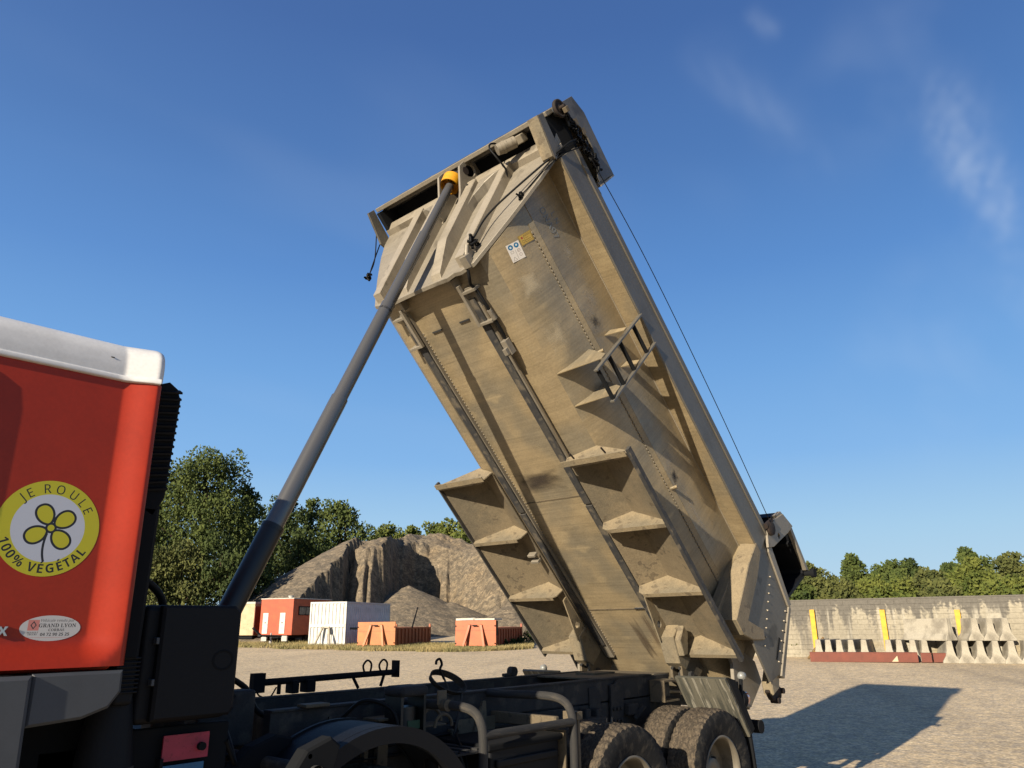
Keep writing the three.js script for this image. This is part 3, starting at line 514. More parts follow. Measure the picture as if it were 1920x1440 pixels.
// longitudinal runners under the floor
for (const s of [1, -1]) {
  const z = (a, b) => s > 0 ? [a, b] : [-b, -a];
  obj('runner', bbox(0.55, 4.90, 1.462, 1.502, ...z(0.37, 0.475), 0.004), M.panel, body);
  obj('runner_pad', [bbox(0.75, 2.55, 1.440, 1.463, ...z(0.378, 0.455), 0.004), bbox(2.57, 4.80, 1.440, 1.463, ...z(0.378, 0.455), 0.004)], M.strip, body);
  obj('runner_pipe', cyl(bq(0.7, 1.468, s * 0.482), bq(4.7, 1.468, s * 0.482), 0.011, 0.011, 10), M.grimeTan, body);
  obj('runner_pocket', [bbox(4.93, 5.02, 1.42, 1.50, ...z(0.33, 0.36), 0.003), bbox(4.55, 4.95, 1.405, 1.44, ...z(0.365, 0.395), 0.003), bbox(4.55, 4.575, 1.405, 1.5, ...z(0.395, 0.54), 0.003), bbox(4.86, 4.885, 1.405, 1.5, ...z(0.395, 0.54), 0.003)], M.panel, body);
  obj('floor_bar', bbox(4.62, 4.635, 1.488, 1.50, ...z(0.12, 0.24)), M.grime, body);
  const welds = []; for (let k = 0; k < 120; k++) welds.push(new THREE.SphereGeometry(0.007, 5, 4).scale(1.5, 1, 1).translate(-(0.6 + k * 0.034), 1.499, s * (0.362 - 0.001 * (k % 3))));
  obj('weld_seam', welds, M.panel, body);
}
objs('floor_joint', [bbox(2.63, 2.642, 1.496, 1.501, -0.36, 0.36), bbox(1.20, 1.214, 1.494, 1.501, -0.36, 0.36)], M.grimeTan, body);
obj('weld_patch', [bbox(1.195, 1.222, 1.490, 1.502, 0.22, 0.33, 0.004)], M.chrome, body);
// wheel covers with their gussets
for (const s of [1, -1]) {
  const c = part('wheel_cover', body), S = ([w, v]) => [w * s, v];
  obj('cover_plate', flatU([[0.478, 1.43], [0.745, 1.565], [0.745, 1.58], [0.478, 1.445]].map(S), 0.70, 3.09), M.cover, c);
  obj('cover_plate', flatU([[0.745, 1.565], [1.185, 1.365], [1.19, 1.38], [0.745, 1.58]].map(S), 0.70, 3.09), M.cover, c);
  obj('tread_edge', flatU([[1.186, 1.325], [1.214, 1.335], [1.214, 1.385], [1.186, 1.385]].map(S), 0.68, 3.13), M.strip, c);
  for (const [k, u] of [[0, 3.085], [1, 2.33], [2, 1.545], [3, 0.765]]) {
    const poly = [[0.478, 1.435], [0.51, 1.345], [0.56, 1.318], [1.185, 1.322], [1.187, 1.37], [0.745, 1.566]].map(S);
    obj('gusset', [flatU(poly, u, u + 0.012, 0.001), flatU([[0.56, 1.318], [1.185, 1.322], [1.185, 1.328], [0.56, 1.325]].map(S), u - 0.03, u)], M.plain, c);
  }
  obj('gusset_flange', [flatU([[0.50, 1.30], [1.19, 1.30], [1.19, 1.31], [0.50, 1.31]].map(S), 3.085, 3.14)], M.plain, c);
  if (s > 0) objs('stud', [cyl(bq(3.15, 1.31, 0.66), bq(3.22, 1.29, 0.66), 0.008, 0.008, 8), cyl(bq(3.15, 1.31, 1.0), bq(3.22, 1.29, 1.0), 0.008, 0.008, 8)], M.rust, c);
  else obj('pipe_clip', [bbox(2.06, 2.09, 1.36, 1.42, -0.60, -0.50, 0.006), bbox(1.98, 2.01, 1.36, 1.42, -0.60, -0.50, 0.006)], M.panel, c);
  // hinge block and its plates
  const z = (a, b) => s > 0 ? [a, b] : [-b, -a];
  const h = part('hinge', body);
  obj('hinge_block', [flatW([[1.02, 1.46], [1.02, 1.30], [0.78, 1.20], [0.66, 1.24], [0.66, 1.46]], ...z(0.485, 0.64), 0.006)], M.plain, h);
  obj('hinge_plate', [flatW([[0.72, 1.22], [0.60, 1.13], [0.42, 1.20], [0.40, 1.50], [0.66, 1.50]], ...z(0.49, 0.515), 0.002), flatW([[0.72, 1.22], [0.60, 1.13], [0.42, 1.20], [0.40, 1.50], [0.66, 1.50]], ...z(0.60, 0.625), 0.002)], M.grimeTan, h);
  obj('hinge_pin', cyl(bq(0.56, 1.26, s * 0.47), bq(0.56, 1.26, s * 0.66), 0.035), M.grime, h);
  obj('bolt', [[0.70, 1.225, 0.52], [0.70, 1.225, 0.60], [0.62, 1.15, 0.50], [0.62, 1.15, 0.61]].map(([u, v, w]) => cyl(bq(u, v, s * w), bq(u + 0.01, v - 0.025, s * w), 0.016, 0.014, 8)), M.grime, h);
  const sp = [[1.45, 1.46], [1.45, 1.38], [1.0, 1.26], [0.95, 1.46]]; sp.hole = [1.12, 1.37, 0.035];
  obj('stiffener', flatW(sp, ...z(0.50, 0.512), 0.001), M.plain, h);
  if (s > 0) obj('stiffener_box', flatW([[1.02, 1.45], [0.98, 1.30], [0.84, 1.24], [0.80, 1.30], [0.92, 1.46]], 0.642, 0.70, 0.006), M.plain, h);
}
// rear corner of the body
for (const s of [1, -1]) {
  const c = part('rear_corner', body), z = (a, b) => s > 0 ? [a, b] : [-b, -a];
  obj('corner_post', [flatW([[1.10, 2.52], [0.98, 2.52], [0.88, 2.22], [0.80, 1.74], [0.52, 1.90], [0.44, 1.84], [0.62, 1.66], [0.80, 1.55], [0.98, 1.56], [1.04, 1.90], [1.10, 2.22]], ...z(1.035, 1.205), 0.008)], M.plain, c);
  obj('corner_infill', bbox(0.45, 1.06, 1.62, 2.54, ...z(0.93, 1.04), 0.004), M.dust, c);
  obj('corner_plate', flatW([[1.04, 2.54], [0.95, 2.80], [0.82, 2.66], [0.21, 2.60], [-0.03, 1.85], [0.10, 1.62], [0.48, 1.66], [0.80, 1.72]], ...z(1.165, 1.182), 0.002), M.rail, c);
  obj('edge_angle', [flatW([[0.97, 2.79], [0.92, 2.80], [0.17, 2.60], [0.21, 2.54], [0.84, 2.68]], ...z(1.184, 1.202), 0.002), flatW([[0.21, 2.58], [0.15, 2.56], [-0.09, 1.84], [-0.03, 1.82]], ...z(1.10, 1.20), 0.003)], M.panel, c);
  const dots = []; for (let k = 0; k < 9; k++) { dots.push(cyl(bq(0.66 - 0.035 * k, 2.50 - 0.085 * k, s * 1.182), bq(0.66 - 0.035 * k, 2.50 - 0.085 * k, s * 1.196), 0.010, 0.008, 8)); if (k < 6) dots.push(cyl(bq(0.22 - 0.03 * k, 2.46 - 0.11 * k, s * 1.182), bq(0.22 - 0.03 * k, 2.46 - 0.11 * k, s * 1.196), 0.010, 0.008, 8)); }
  obj('bolt', dots, M.bare, c);
  obj('slot_frame', flatW([[0.19, 2.12], [0.165, 2.13], [0.10, 1.90], [0.125, 1.89]], ...z(1.183, 1.188)), M.blackMatt, c);
  obj('lower_panel', flatW([[0.85, 1.60], [0.60, 1.64], [0.12, 1.86], [-0.10, 1.80], [-0.06, 1.44], [0.10, 1.30], [0.30, 1.36], [0.45, 1.52]], ...z(0.93, 0.96), 0.004), M.panel, c);
  obj('latch_hook', [flatW([[0.10, 1.88], [-0.05, 1.86], [-0.12, 1.74], [-0.06, 1.60], [0.04, 1.66]], ...z(1.06, 1.15), 0.01)], M.dust, c);
  obj('latch_hook', [flatW([[0.0, 1.72], [-0.14, 1.80], [-0.22, 1.83], [-0.26, 1.74], [-0.19, 1.72], [-0.21, 1.66], [-0.13, 1.60], [-0.02, 1.60]], ...z(1.08, 1.12), 0.008), cyl(bq(-0.225, 1.805, s * 1.06), bq(-0.225, 1.805, s * 1.15), 0.028), cyl(bq(-0.20, 1.66, s * 1.06), bq(-0.20, 1.66, s * 1.15), 0.03)], M.rust, c);
}
obj('rear_sill', bbox(-0.10, 0.06, 1.44, 1.51, -0.93, 0.93, 0.006), M.bare, body);
// tailgate swung open on its arms
{
  const t = part('tailgate', body);
  obj('gate_skin', flatW([[0.93, 3.16], [0.88, 3.29], [0.64, 3.375], [0.05, 3.29], [0.0, 3.24], [0.20, 2.62], [0.235, 2.63], [0.06, 3.22], [0.10, 3.25], [0.64, 3.335], [0.855, 3.26], [0.90, 3.15]], -1.16, 1.16, 0), M.black, t);
  for (const s of [1, -1]) {
    const z = (a, b) => s > 0 ? [a, b] : [-b, -a];
    obj('gate_edge', flatW([[0.94, 3.16], [0.885, 3.30], [0.64, 3.385], [0.03, 3.295], [0.08, 3.245], [0.60, 3.32], [0.80, 3.20]], ...z(1.161, 1.20), 0.003), M.panel, t);
    const arm = [[1.02, 2.80], [0.90, 2.68], [0.82, 2.78], [0.66, 3.20], [0.62, 3.36], [0.86, 3.28], [0.97, 3.05], [1.03, 2.92]]; arm.hole = [0.80, 2.98, 0.03];
    obj('gate_arm', flatW(arm, ...z(1.201, 1.225), 0.003), M.panel, t);
    obj('gate_pin', [cyl(bq(0.02, 3.26, s * 1.10), bq(0.02, 3.26, s * 1.27), 0.03), cyl(bq(0.02, 3.26, s * 1.24), bq(0.02, 3.26, s * 1.28), 0.05)], M.blackMatt, t);
    obj('hinge_link', [lathe([[0, 0.02], [0.07, 0.02], [0.075, 0], [0.07, -0.02], [0, -0.02]], 24).translate(-1.0, 2.86, s * 1.245), cyl(bq(1.08, 2.80, s * 1.23), bq(1.02, 2.98, s * 1.23), 0.03, 0.025, 10)], M.rust, t);
    obj('gate_strut', cyl(bq(0.80, 2.72, s * 1.13), bq(0.62, 2.50, s * 1.13), 0.016), M.chrome, t);
  }
  obj('gate_rib', [bbox(0.42, 0.46, 3.26, 3.31, -1.15, 1.15), bbox(0.86, 0.90, 2.9, 3.15, -1.16, 1.16)], M.blackMatt, t);
}
// access ladder on the near side
{
  const l = part('access_ladder', body);
  for (const u of [3.845, 3.535]) obj('stile', flatU([[1.19, 1.46], [1.232, 1.46], [1.232, 2.505], [1.19, 2.505]], u - 0.007, u + 0.007, 0.002), M.rail, l);
  for (const v of [1.49, 1.73, 1.98, 2.30]) obj('rung', [cyl(bq(3.54, v, 1.21), bq(3.84, v, 1.21), 0.014, 0.014, 10), bbox(3.54, 3.84, v - 0.004, v + 0.004, 1.19, 1.23)], M.blackMatt, l);
  for (const u of [3.86, 3.515]) obj('ladder_bracket', [flatU([[0.74, 1.575], [0.865, 1.79], [0.905, 1.95], [1.19, 1.73], [1.19, 1.65]], u, u + 0.008, 0.001), flatU([[0.96, 2.19], [0.985, 2.28], [1.19, 2.22], [1.19, 2.16]], u, u + 0.008, 0.001)], M.dust, l);
}
for (const [u, v, w] of [[3.78, 2.02, 0.93], [2.22, 2.03, 0.94]]) obj('drain_stub', cyl(bq(u, v, w - 0.03), bq(u + 0.01, v + 0.01, w + 0.06), 0.017), M.dust, body);
// ropes and cables
const rope = (pts, r, n = 60) => tube(pts.map(p => bq(...p)), r, n, 6);
obj('cover_rope', [rope([[5.45, 2.86, 1.26], [4.2, 2.93, 1.28], [2.6, 2.92, 1.28], [1.05, 2.88, 1.26]], 0.0045)], M.cable, body);
obj('cover_rope', [rope([[5.50, 2.80, 1.25], [5.50, 2.55, 1.22], [5.36, 1.92, 0.75], [5.24, 1.60, 0.64]], 0.009), rope([[5.48, 2.84, 1.25], [5.48, 2.5, 1.20], [5.33, 2.05, 0.94]], 0.005), rope([[5.42, 2.82, 1.25], [5.45, 2.48, 1.19], [5.34, 2.07, 0.95]], 0.006), rope([[5.44, 2.50, 1.17], [5.28, 1.98, 0.82], [5.14, 1.62, 0.69]], 0.003)], M.cable, body);
obj('cover_rope', [rope([[5.62, 2.5, -1.21], [5.40, 2.2, -1.14], [5.31, 1.98, -1.09]], 0.006), rope([[5.50, 2.44, -1.20], [5.36, 2.1, -1.12], [5.30, 1.97, -1.09]], 0.006)], M.cable, body);
{ // knotted rubber ties
  const knot = (u, v, w, n, sz) => { const l = []; for (let k = 0; k < n; k++) { const a = V3(rr(-1, 1), rr(-1, 1), rr(-1, 1)).multiplyScalar(sz), b = V3(rr(-1, 1), rr(-1, 1), rr(-1, 1)).multiplyScalar(sz), c = V3(rr(-1, 1), rr(-1, 1), rr(-1, 1)).multiplyScalar(sz); l.push(tube([a, b, c].map(q => [-(u + q.x), v + q.y, w + q.z * 0.5]), 0.008 + 0.006 * rnd(), 14, 6)); } return l; };
  obj('rubber_tie', knot(5.23, 1.58, 0.64, 7, 0.055), M.cable, body);
  obj('rubber_tie', knot(5.33, 2.05, 0.95, 6, 0.045), M.cable, body);
  obj('rubber_tie', knot(5.31, 1.97, -1.10, 6, 0.045), M.cable, body);
  const l = []; for (let k = 0; k < 9; k++) l.push(...knot(5.74 - k * 0.07, 2.84 + 0.012 * k, 1.24 + 0.01 * (k % 2), 5, 0.055)); obj('rubber_tie', l, M.cable, body);
  obj('tie_plate', [bbox(5.60, 5.66, 2.90, 2.95, 1.26, 1.265), bbox(5.50, 5.555, 2.91, 2.965, 1.28, 1.285), bbox(5.74, 5.79, 2.78, 2.83, 1.27, 1.31, 0.005)], M.grimeTan, body);
}
obj('junction_box', [flatU([[0.565, 1.40], [0.635, 1.40], [0.635, 1.47], [0.565, 1.47]], 5.06, 5.16, 0.006), cyl(bq(5.15, 1.46, 0.60), bq(5.22, 1.52, 0.61), 0.02)], M.panel, body);
obj('air_hose', tube([bq(5.06, 1.42, 0.58), bq(4.98, 1.40, 0.56), bq(4.92, 1.42, 0.52), bq(4.85, 1.44, 0.53), bq(4.70, 1.43, 0.55), bq(4.45, 1.45, 0.54), bq(4.25, 1.46, 0.52)], 0.014, 50, 8), M.cable, body);
obj('hose_bracket', [bbox(4.22, 4.36, 1.40, 1.47, 0.50, 0.56, 0.004), bbox(4.24, 4.30, 1.36, 1.42, 0.51, 0.55, 0.003), cyl(bq(4.66, 1.43, 0.55), bq(4.56, 1.44, 0.55), 0.022, 0.022, 10)], M.panel, body);

// ---- old marks on the metal: an oil smear and drips on the floor, pale grinding patches on the side
function mark(name, P, col, seedN, amt, fx = 3, fy = 3) { // P(a,b) gives the surface point, a,b in 0..1; ragged-edged film
  const S = 128, d = new Uint8Array(S * S * 4); for (let j = 0; j < S; j++) for (let i = 0; i < S; i++) { const a = i / (S - 1), b = j / (S - 1), e = Math.min(a, 1 - a, b, 1 - b) * 2, k = (j * S + i) * 4; d[k] = col[0]; d[k + 1] = col[1]; d[k + 2] = col[2]; d[k + 3] = 255 * amt * sstep(0.05, 0.95, e + 0.7 * fbm(a * fx, b * fy, seedN, 5)) * sstep(0, 0.25, e); }
  const t = new THREE.DataTexture(d, S, S, THREE.RGBAFormat); t.colorSpace = THREE.SRGBColorSpace; t.magFilter = THREE.LinearFilter; t.needsUpdate = true;
  const N = 8, g = gridSurf(N, N, (a, b) => P(a, b)), uv = []; for (let i = 0; i <= N; i++) for (let j = 0; j <= N; j++) uv.push(i / N, j / N); g.setAttribute('uv', new THREE.Float32BufferAttribute(uv, 2));
  obj(name, g, new THREE.MeshStandardMaterial({ map: t, transparent: true, roughness: 0.8, side: THREE.DoubleSide }), body);
}
function gridSurf(nu, nv, f) {
  const pos = [], uv = [], idx = []; for (let i = 0; i <= nu; i++) for (let j = 0; j <= nv; j++) { const p = f(i / nu, j / nv); pos.push(...p); uv.push(p[0], p[1]); }
  for (let i = 0; i < nu; i++) for (let j = 0; j < nv; j++) { const a = i * (nv + 1) + j, b = a + nv + 1; idx.push(a, b, a + 1, a + 1, b, b + 1); }
  const g = new THREE.BufferGeometry(); g.setAttribute('position', new THREE.Float32BufferAttribute(pos, 3)); g.setAttribute('uv', new THREE.Float32BufferAttribute(uv, 2)); g.setIndex(idx); g.computeVertexNormals(); return g;
}
mark('oil_smear', (a, b) => bq(lerp(2.72, 3.02, a), 1.4965, lerp(-0.33, 0.30, b)), [40, 32, 26], 1.1, 0.8, 3, 2);
mark('drip_stain', (a, b) => bq(lerp(0.45, 1.15, a), 1.4962, lerp(0.06, 0.20, b) - 0.05 * a), [72, 60, 46], 2.2, 0.7, 2, 5);
mark('drip_stain', (a, b) => bq(lerp(0.6, 1.2, a), 1.4962, lerp(0.22, 0.32, b)), [86, 72, 56], 4.2, 0.55, 2, 7);
// ---- labels fixed to the shell
function canvasMat(w, h, draw, o = {}) { const c = document.createElement('canvas'); c.width = w; c.height = h; draw(c.getContext('2d'), w, h); const t = new THREE.CanvasTexture(c); t.colorSpace = THREE.SRGBColorSpace; t.anisotropy = 8; return std({ map: t, roughness: 0.5, ...o }); }
function quad(a, b, c, d, mat, name, parent) { // a top left, b top right, c bottom right, d bottom left
  const g = new THREE.BufferGeometry(); g.setAttribute('position', new THREE.Float32BufferAttribute([...a, ...d, ...c, ...a, ...c, ...b], 3)); g.setAttribute('uv', new THREE.Float32BufferAttribute([0, 1, 0, 0, 1, 0, 0, 1, 1, 0, 1, 1], 2)); g.computeVertexNormals(); return obj(name, g, mat, parent);
}
const noticeMat = twoSided(canvasMat(256, 320, (x, w, h) => {
  x.fillStyle = '#e9e2d8'; x.fillRect(0, 0, w, h); x.fillStyle = '#1f6f9c'; for (const cx of [70, 186]) { x.beginPath(); x.arc(cx, 62, 46, 0, 7); x.fill(); }
  x.fillStyle = '#dfe7ea'; x.fillRect(52, 48, 34, 32); x.beginPath(); x.arc(186, 58, 18, 0, 7); x.fill();
  x.strokeStyle = '#50201c'; x.lineWidth = 5; x.beginPath(); x.arc(190, 160, 26, 0, 7); x.moveTo(172, 178); x.lineTo(208, 142); x.stroke(); x.beginPath(); x.arc(196, 240, 24, 0, 7); x.stroke();
  x.strokeStyle = '#3a3430'; x.lineWidth = 4; x.strokeRect(40, 130, 50, 40); x.beginPath(); x.moveTo(30, 300); x.lineTo(104, 300); x.lineTo(67, 238); x.closePath(); x.stroke(); x.beginPath(); x.moveTo(130, 130); x.lineTo(130, 300); x.stroke();
}));
const plateMat = twoSided(canvasMat(320, 200, (x, w, h) => {
  x.fillStyle = '#c6a54a'; x.fillRect(0, 0, w, h); x.strokeStyle = '#5b4a20'; x.lineWidth = 5; x.strokeRect(8, 8, w - 16, h - 16); x.fillStyle = '#a8452c'; x.beginPath(); x.arc(74, 62, 24, 0, 7); x.fill(); x.strokeStyle = '#4f451f'; x.lineWidth = 6; x.beginPath(); x.arc(74, 138, 26, 0, 7); x.stroke();
  x.fillStyle = '#5b4a20'; for (const [a, b, l] of [[130, 50, 150], [150, 90, 60], [130, 130, 140]]) x.fillRect(a, b, l, 7); x.strokeRect(120, 34, 180, 130);
}));
const shellAt = (v) => { for (let i = 0; i < half.length - 1; i++) { const [w0, v0] = half[i], [w1, v1] = half[i + 1]; if (v <= v0 && v >= v1) { const t = (v0 - v) / (v0 - v1); return lerp(w0, w1, t) + (v > 2.06 ? 0.0075 : 0.004); } } return 0.55; };
const shp = (u, v) => bq(u, v - 0.003, shellAt(v));
for (const [u0, u1, v0, v1, sd, am, c] of [[4.62, 4.78, 2.22, 2.34, 3.1, 0.5, [150, 142, 128]], [4.12, 4.32, 2.2, 2.36, 5.3, 0.5, [146, 138, 124]], [3.9, 4.2, 2.08, 2.2, 8.2, 0.35, [150, 140, 122]], [2.35, 2.6, 2.07, 2.30, 6.1, 0.45, [140, 134, 124]], [1.3, 2.3, 2.14, 2.2, 7.4, 0.45, [150, 142, 128]], [2.2, 2.36, 2.09, 2.2, 9.9, 0.8, [26, 27, 34]], [3.95, 4.1, 2.1, 2.24, 12.9, 0.7, [30, 31, 36]], [4.55, 4.8, 1.62, 1.86, 15.9, 0.3, [196, 184, 158]], [4.0, 4.3, 1.62, 1.82, 17.9, 0.28, [190, 178, 152]], [2.0, 2.9, 2.36, 2.5, 19.2, 0.3, [120, 112, 98]], [3.0, 3.4, 2.3, 2.5, 21.2, 0.3, [132, 124, 108]]])
  mark('worn_patch', (a, b) => { const u = lerp(u0, u1, a), v = lerp(v0, v1, b); return bq(u, v - 0.002, shellAt(v) + (v < 2.06 ? 0.0005 : -0.001)); }, c, sd, am, 3, 3);
quad(shp(5.055, 1.70), shp(5.04, 1.83), shp(4.885, 1.82), shp(4.90, 1.69), noticeMat, 'safety_notice', body);
quad(shp(5.065, 1.84), shp(5.055, 1.995), shp(4.965, 1.99), shp(4.975, 1.84), plateMat, 'maker_plate', body);
{ // chalk writing high on the side
  const chalk = twoSided(std({ color: 0x7d858d, roughness: 0.9 }));
  const F = await new FontLoader().loadAsync('fonts/droid/droid_sans_regular.typeface.json');
  const put = (txt, u, v, size) => { const g = new TextGeometry(txt, { font: F, size, depth: 0.001, curveSegments: 4 }); const P = g.attributes.position; for (let i = 0; i < P.count; i++) { const x = P.getX(i), y = P.getY(i); const uu = u - x, vv = v + y; P.setXYZ(i, -uu, vv, shellAt(vv) + 0.001 + P.getZ(i)); } g.computeVertexNormals(); return g; };
  obj('chalk_marks', [put('ONA97', 5.16, 2.20, 0.07), put('L N', 5.07, 2.31, 0.06)], chalk, body);
}

// ---------------------------------------------------------------- cab
const cab = part('cab');
const flare = x => 0.062 * clamp((x + 5.27) / 0.125);                 // the rear edge of the side stands out towards the back
const XR = -5.135; // rear edge of the cab side
function sideZ(x, y) { // pressed recess in the side with a rounded lower rear corner
  const dx = (x - (XR - 0.005)) / 0.125, dy = (1.622 - y) / 0.10, r = 1.25; // inside: both negative
  const ax = dx + r, ay = dy + r; const d = (ax > 0 && ay > 0) ? Math.hypot(ax, ay) - r : Math.max(dx, dy);
  return 1.205 - 0.062 * sstep(-0.02, 1.0, clamp(-d, 0, 1.02)) * 0.35 - 0.062 * clamp(-d) * 0.65;
}
for (const s of [1, -1]) {
  const xs = []; for (let i = 0; i <= 46; i++) xs.push(lerp(-5.775, -5.31, i / 46)); for (let i = 1; i <= 28; i++) xs.push(lerp(-5.31, XR, i / 28));
  const ring = [[0.008, -0.003], [0.018, -0.012], [0.024, -0.028], [0.026, -0.06], [0.026, -0.3]];
  const n = xs.length - 1 + ring.length;
  const g = gridSurf(n, 70, (a, b) => { const i = Math.round(a * n), y = lerp(1.622, 2.858, b); if (i < xs.length) return [xs[i], y, s * sideZ(xs[i], y)]; const q = ring[i - xs.length]; return [XR + q[0], y, s * (sideZ(XR, y) + q[1])]; });
  if (s < 0) { const I = g.index.array; for (let i = 0; i < I.length; i += 3) { const t = I[i]; I[i] = I[i + 1]; I[i + 1] = t; } g.computeVertexNormals(); }
  obj('side_panel', g, twoSided(M.red), cab);
  // white roof edge
  const prof = [[0.0, 2.868], [0.004, 2.93], [-0.004, 2.985], [-0.025, 3.02], [-0.06, 3.045], [-0.12, 3.058], [-0.3, 3.066], [-1.15, 3.07]];
  const xr = []; for (let i = 0; i <= 20; i++) xr.push(lerp(-7.2, -5.30, i / 20)); for (let i = 1; i <= 20; i++) xr.push(lerp(-5.30, XR, i / 20));
  const rr2 = [[0.008, 0.003], [0.018, 0.012], [0.024, 0.028], [0.026, 0.06], [0.026, 0.3]], m = xr.length - 1 + rr2.length;
  const smooth = []; { const c = new THREE.CatmullRomCurve3(prof.map(p => V3(p[0], p[1], 0)), false, 'catmullrom', 0.4); for (let k = 0; k <= 28; k++) { const p = c.getPoint(k / 28); smooth.push([p.x, p.y]); } }
  const rg = gridSurf(m, 28, (a, b) => {
    const i = Math.round(a * m), [dz, y] = smooth[Math.round(b * 28)], x = i < xr.length ? xr[i] : XR + rr2[i - xr.length][0], q = i < xr.length ? 0 : rr2[i - xr.length][1];
    const e = flare(Math.min(x, XR)) * clamp(1 + dz / 0.2); const yy = y - q * clamp((-dz) / 0.1) ; return [x, Math.max(2.868, yy), s * Math.max(0, 1.148 + dz + e - q * clamp(1 + dz / 0.05))];
  });
  if (s < 0) { const I = rg.index.array; for (let i = 0; i < I.length; i += 3) { const t = I[i]; I[i] = I[i + 1]; I[i + 1] = t; } rg.computeVertexNormals(); }
  obj('roof_edge', rg, twoSided(M.white), cab);
  // drip rail between roof and side
  const dr = gridSurf(60, 5, (a, b) => { const x = lerp(-7.2, XR + 0.004, a), prof2 = [[-0.03, 2.855], [0.004, 2.857], [0.008, 2.864], [0.008, 2.876], [0.004, 2.884], [-0.02, 2.89]][Math.round(b * 5)]; return [x, prof2[1], s * (1.15 + flare(x) + prof2[0])]; });
  if (s < 0) { const I = dr.index.array; for (let i = 0; i < I.length; i += 3) { const t = I[i]; I[i] = I[i + 1]; I[i + 1] = t; } dr.computeVertexNormals(); }
  obj('drip_rail', dr, twoSided(M.white), cab);
  const zz = (a, b) => s > 0 ? [a, b] : [-b, -a];
  // door ahead of the side panel, with its dark shut line
  obj('door', [prism([[-7.0, 1.64], [-5.815, 1.64], [-5.81, 2.70], [-5.83, 2.80], [-5.90, 2.845], [-6.8, 2.845], [-7.0, 2.4]], ...zz(1.10, 1.155), (a, b, t) => [a, b, t], 0.008)], M.red, cab);
  obj('door_seal', bx(-5.83, -5.77, 1.63, 2.86, ...zz(1.06, 1.125)), M.blackMatt, cab);
  // grey lower skirt behind the wheel arch
  obj('lower_skirt', [prism([[-5.46, 1.605], [-5.12, 1.605], [-5.118, 1.52], [-5.16, 1.46], [-5.26, 1.425], [-5.46, 1.41]], ...zz(1.13, 1.20), (a, b, t) => [a, b, t], 0.012)], M.greyPlastic, cab);
  obj('wheel_arch', [prism([[-6.3, 1.60], [-5.465, 1.60], [-5.455, 1.20], [-5.50, 0.9], [-5.53, 0.9], [-5.56, 1.15], [-5.7, 1.27], [-6.3, 1.3]], ...zz(1.12, 1.215), (a, b, t) => [a, b, t], 0.015)], M.greyPlastic, cab);
}
obj('cab_body', [bx(-7.2, -5.12, 1.60, 2.99, -1.09, 1.09, 0.03)], M.red, cab);
obj('cab_floor', [bx(-7.1, -5.15, 1.45, 1.60, -1.08, 1.08)], M.blackMatt, cab);
obj('scuff', bx(-5.342, -5.327, 2.958, 2.9605, 1.1485, 1.1535), M.blackMatt, cab);
// badge letter at the foot of the side
{
  const F = await new FontLoader().loadAsync('fonts/droid/droid_sans_bold.typeface.json');
  const g = new TextGeometry('X', { font: F, size: 0.035, depth: 0.006, bevelEnabled: true, bevelSize: 0.001, bevelThickness: 0.001, bevelSegments: 1 }); g.scale(1.15, 1, 1); g.translate(-5.592, 1.748, 1.1445); obj('badge_letter', g, M.chrome, cab);
}
// round sticker: yellow ring, white disc, four-petal flower, lettering along the ring
{
  const mat = canvasMat(1024, 1024, (x, W) => {
    const Y = '#c9c31c', K = '#14151c'; x.clearRect(0, 0, W, W); x.fillStyle = Y; x.beginPath(); x.arc(512, 512, 512, 0, 7); x.fill(); x.fillStyle = '#ccd2e0'; x.beginPath(); x.arc(512, 512, 362, 0, 7); x.fill();
    x.lineWidth = 23; x.strokeStyle = K; x.fillStyle = Y; x.lineJoin = 'round';
    const c = [535, 510];
    for (const a of [-118, -38, 46, 150]) { x.save(); x.translate(c[0], c[1]); x.rotate(a * Math.PI / 180); x.beginPath(); x.moveTo(40, 0); x.bezierCurveTo(90, -118, 268, -112, 268, 0); x.bezierCurveTo(268, 112, 90, 118, 40, 0); x.closePath(); x.fill(); x.stroke(); x.restore(); }
    x.beginPath(); x.moveTo(505, 570); x.bezierCurveTo(478, 680, 480, 780, 512, 868); x.stroke();
    x.beginPath(); x.arc(c[0], c[1], 46, 0, 7); x.fill(); x.stroke();
    x.fillStyle = K; x.textAlign = 'center'; x.textBaseline = 'middle';
    const ringText = (txt, r, a0, a1, font, inside) => { x.font = font; const ws = [...txt].map(ch => x.measureText(ch).width), tot = ws.reduce((p, q) => p + q, 0); let acc = 0; [...txt].forEach((ch, k) => { const t = (acc + ws[k] / 2) / tot; acc += ws[k]; const a = lerp(a0, a1, t) * Math.PI / 180; x.save(); x.translate(512 + r * Math.cos(a), 512 + r * Math.sin(a)); x.rotate(inside ? a - Math.PI / 2 : a + Math.PI / 2); x.fillText(ch, 0, 0); x.restore(); }); };
    ringText('JE ROULE', 424, -138, -24, '136px sans-serif', false);
    ringText('100% V\u00c9G\u00c9TAL', 430, 164, 28, 'bold 130px sans-serif', true);
  });
  const g = new THREE.CircleGeometry(0.196, 72); g.translate(-5.475, 2.172, 1.1437); obj('round_sticker', g, mat, cab);
}
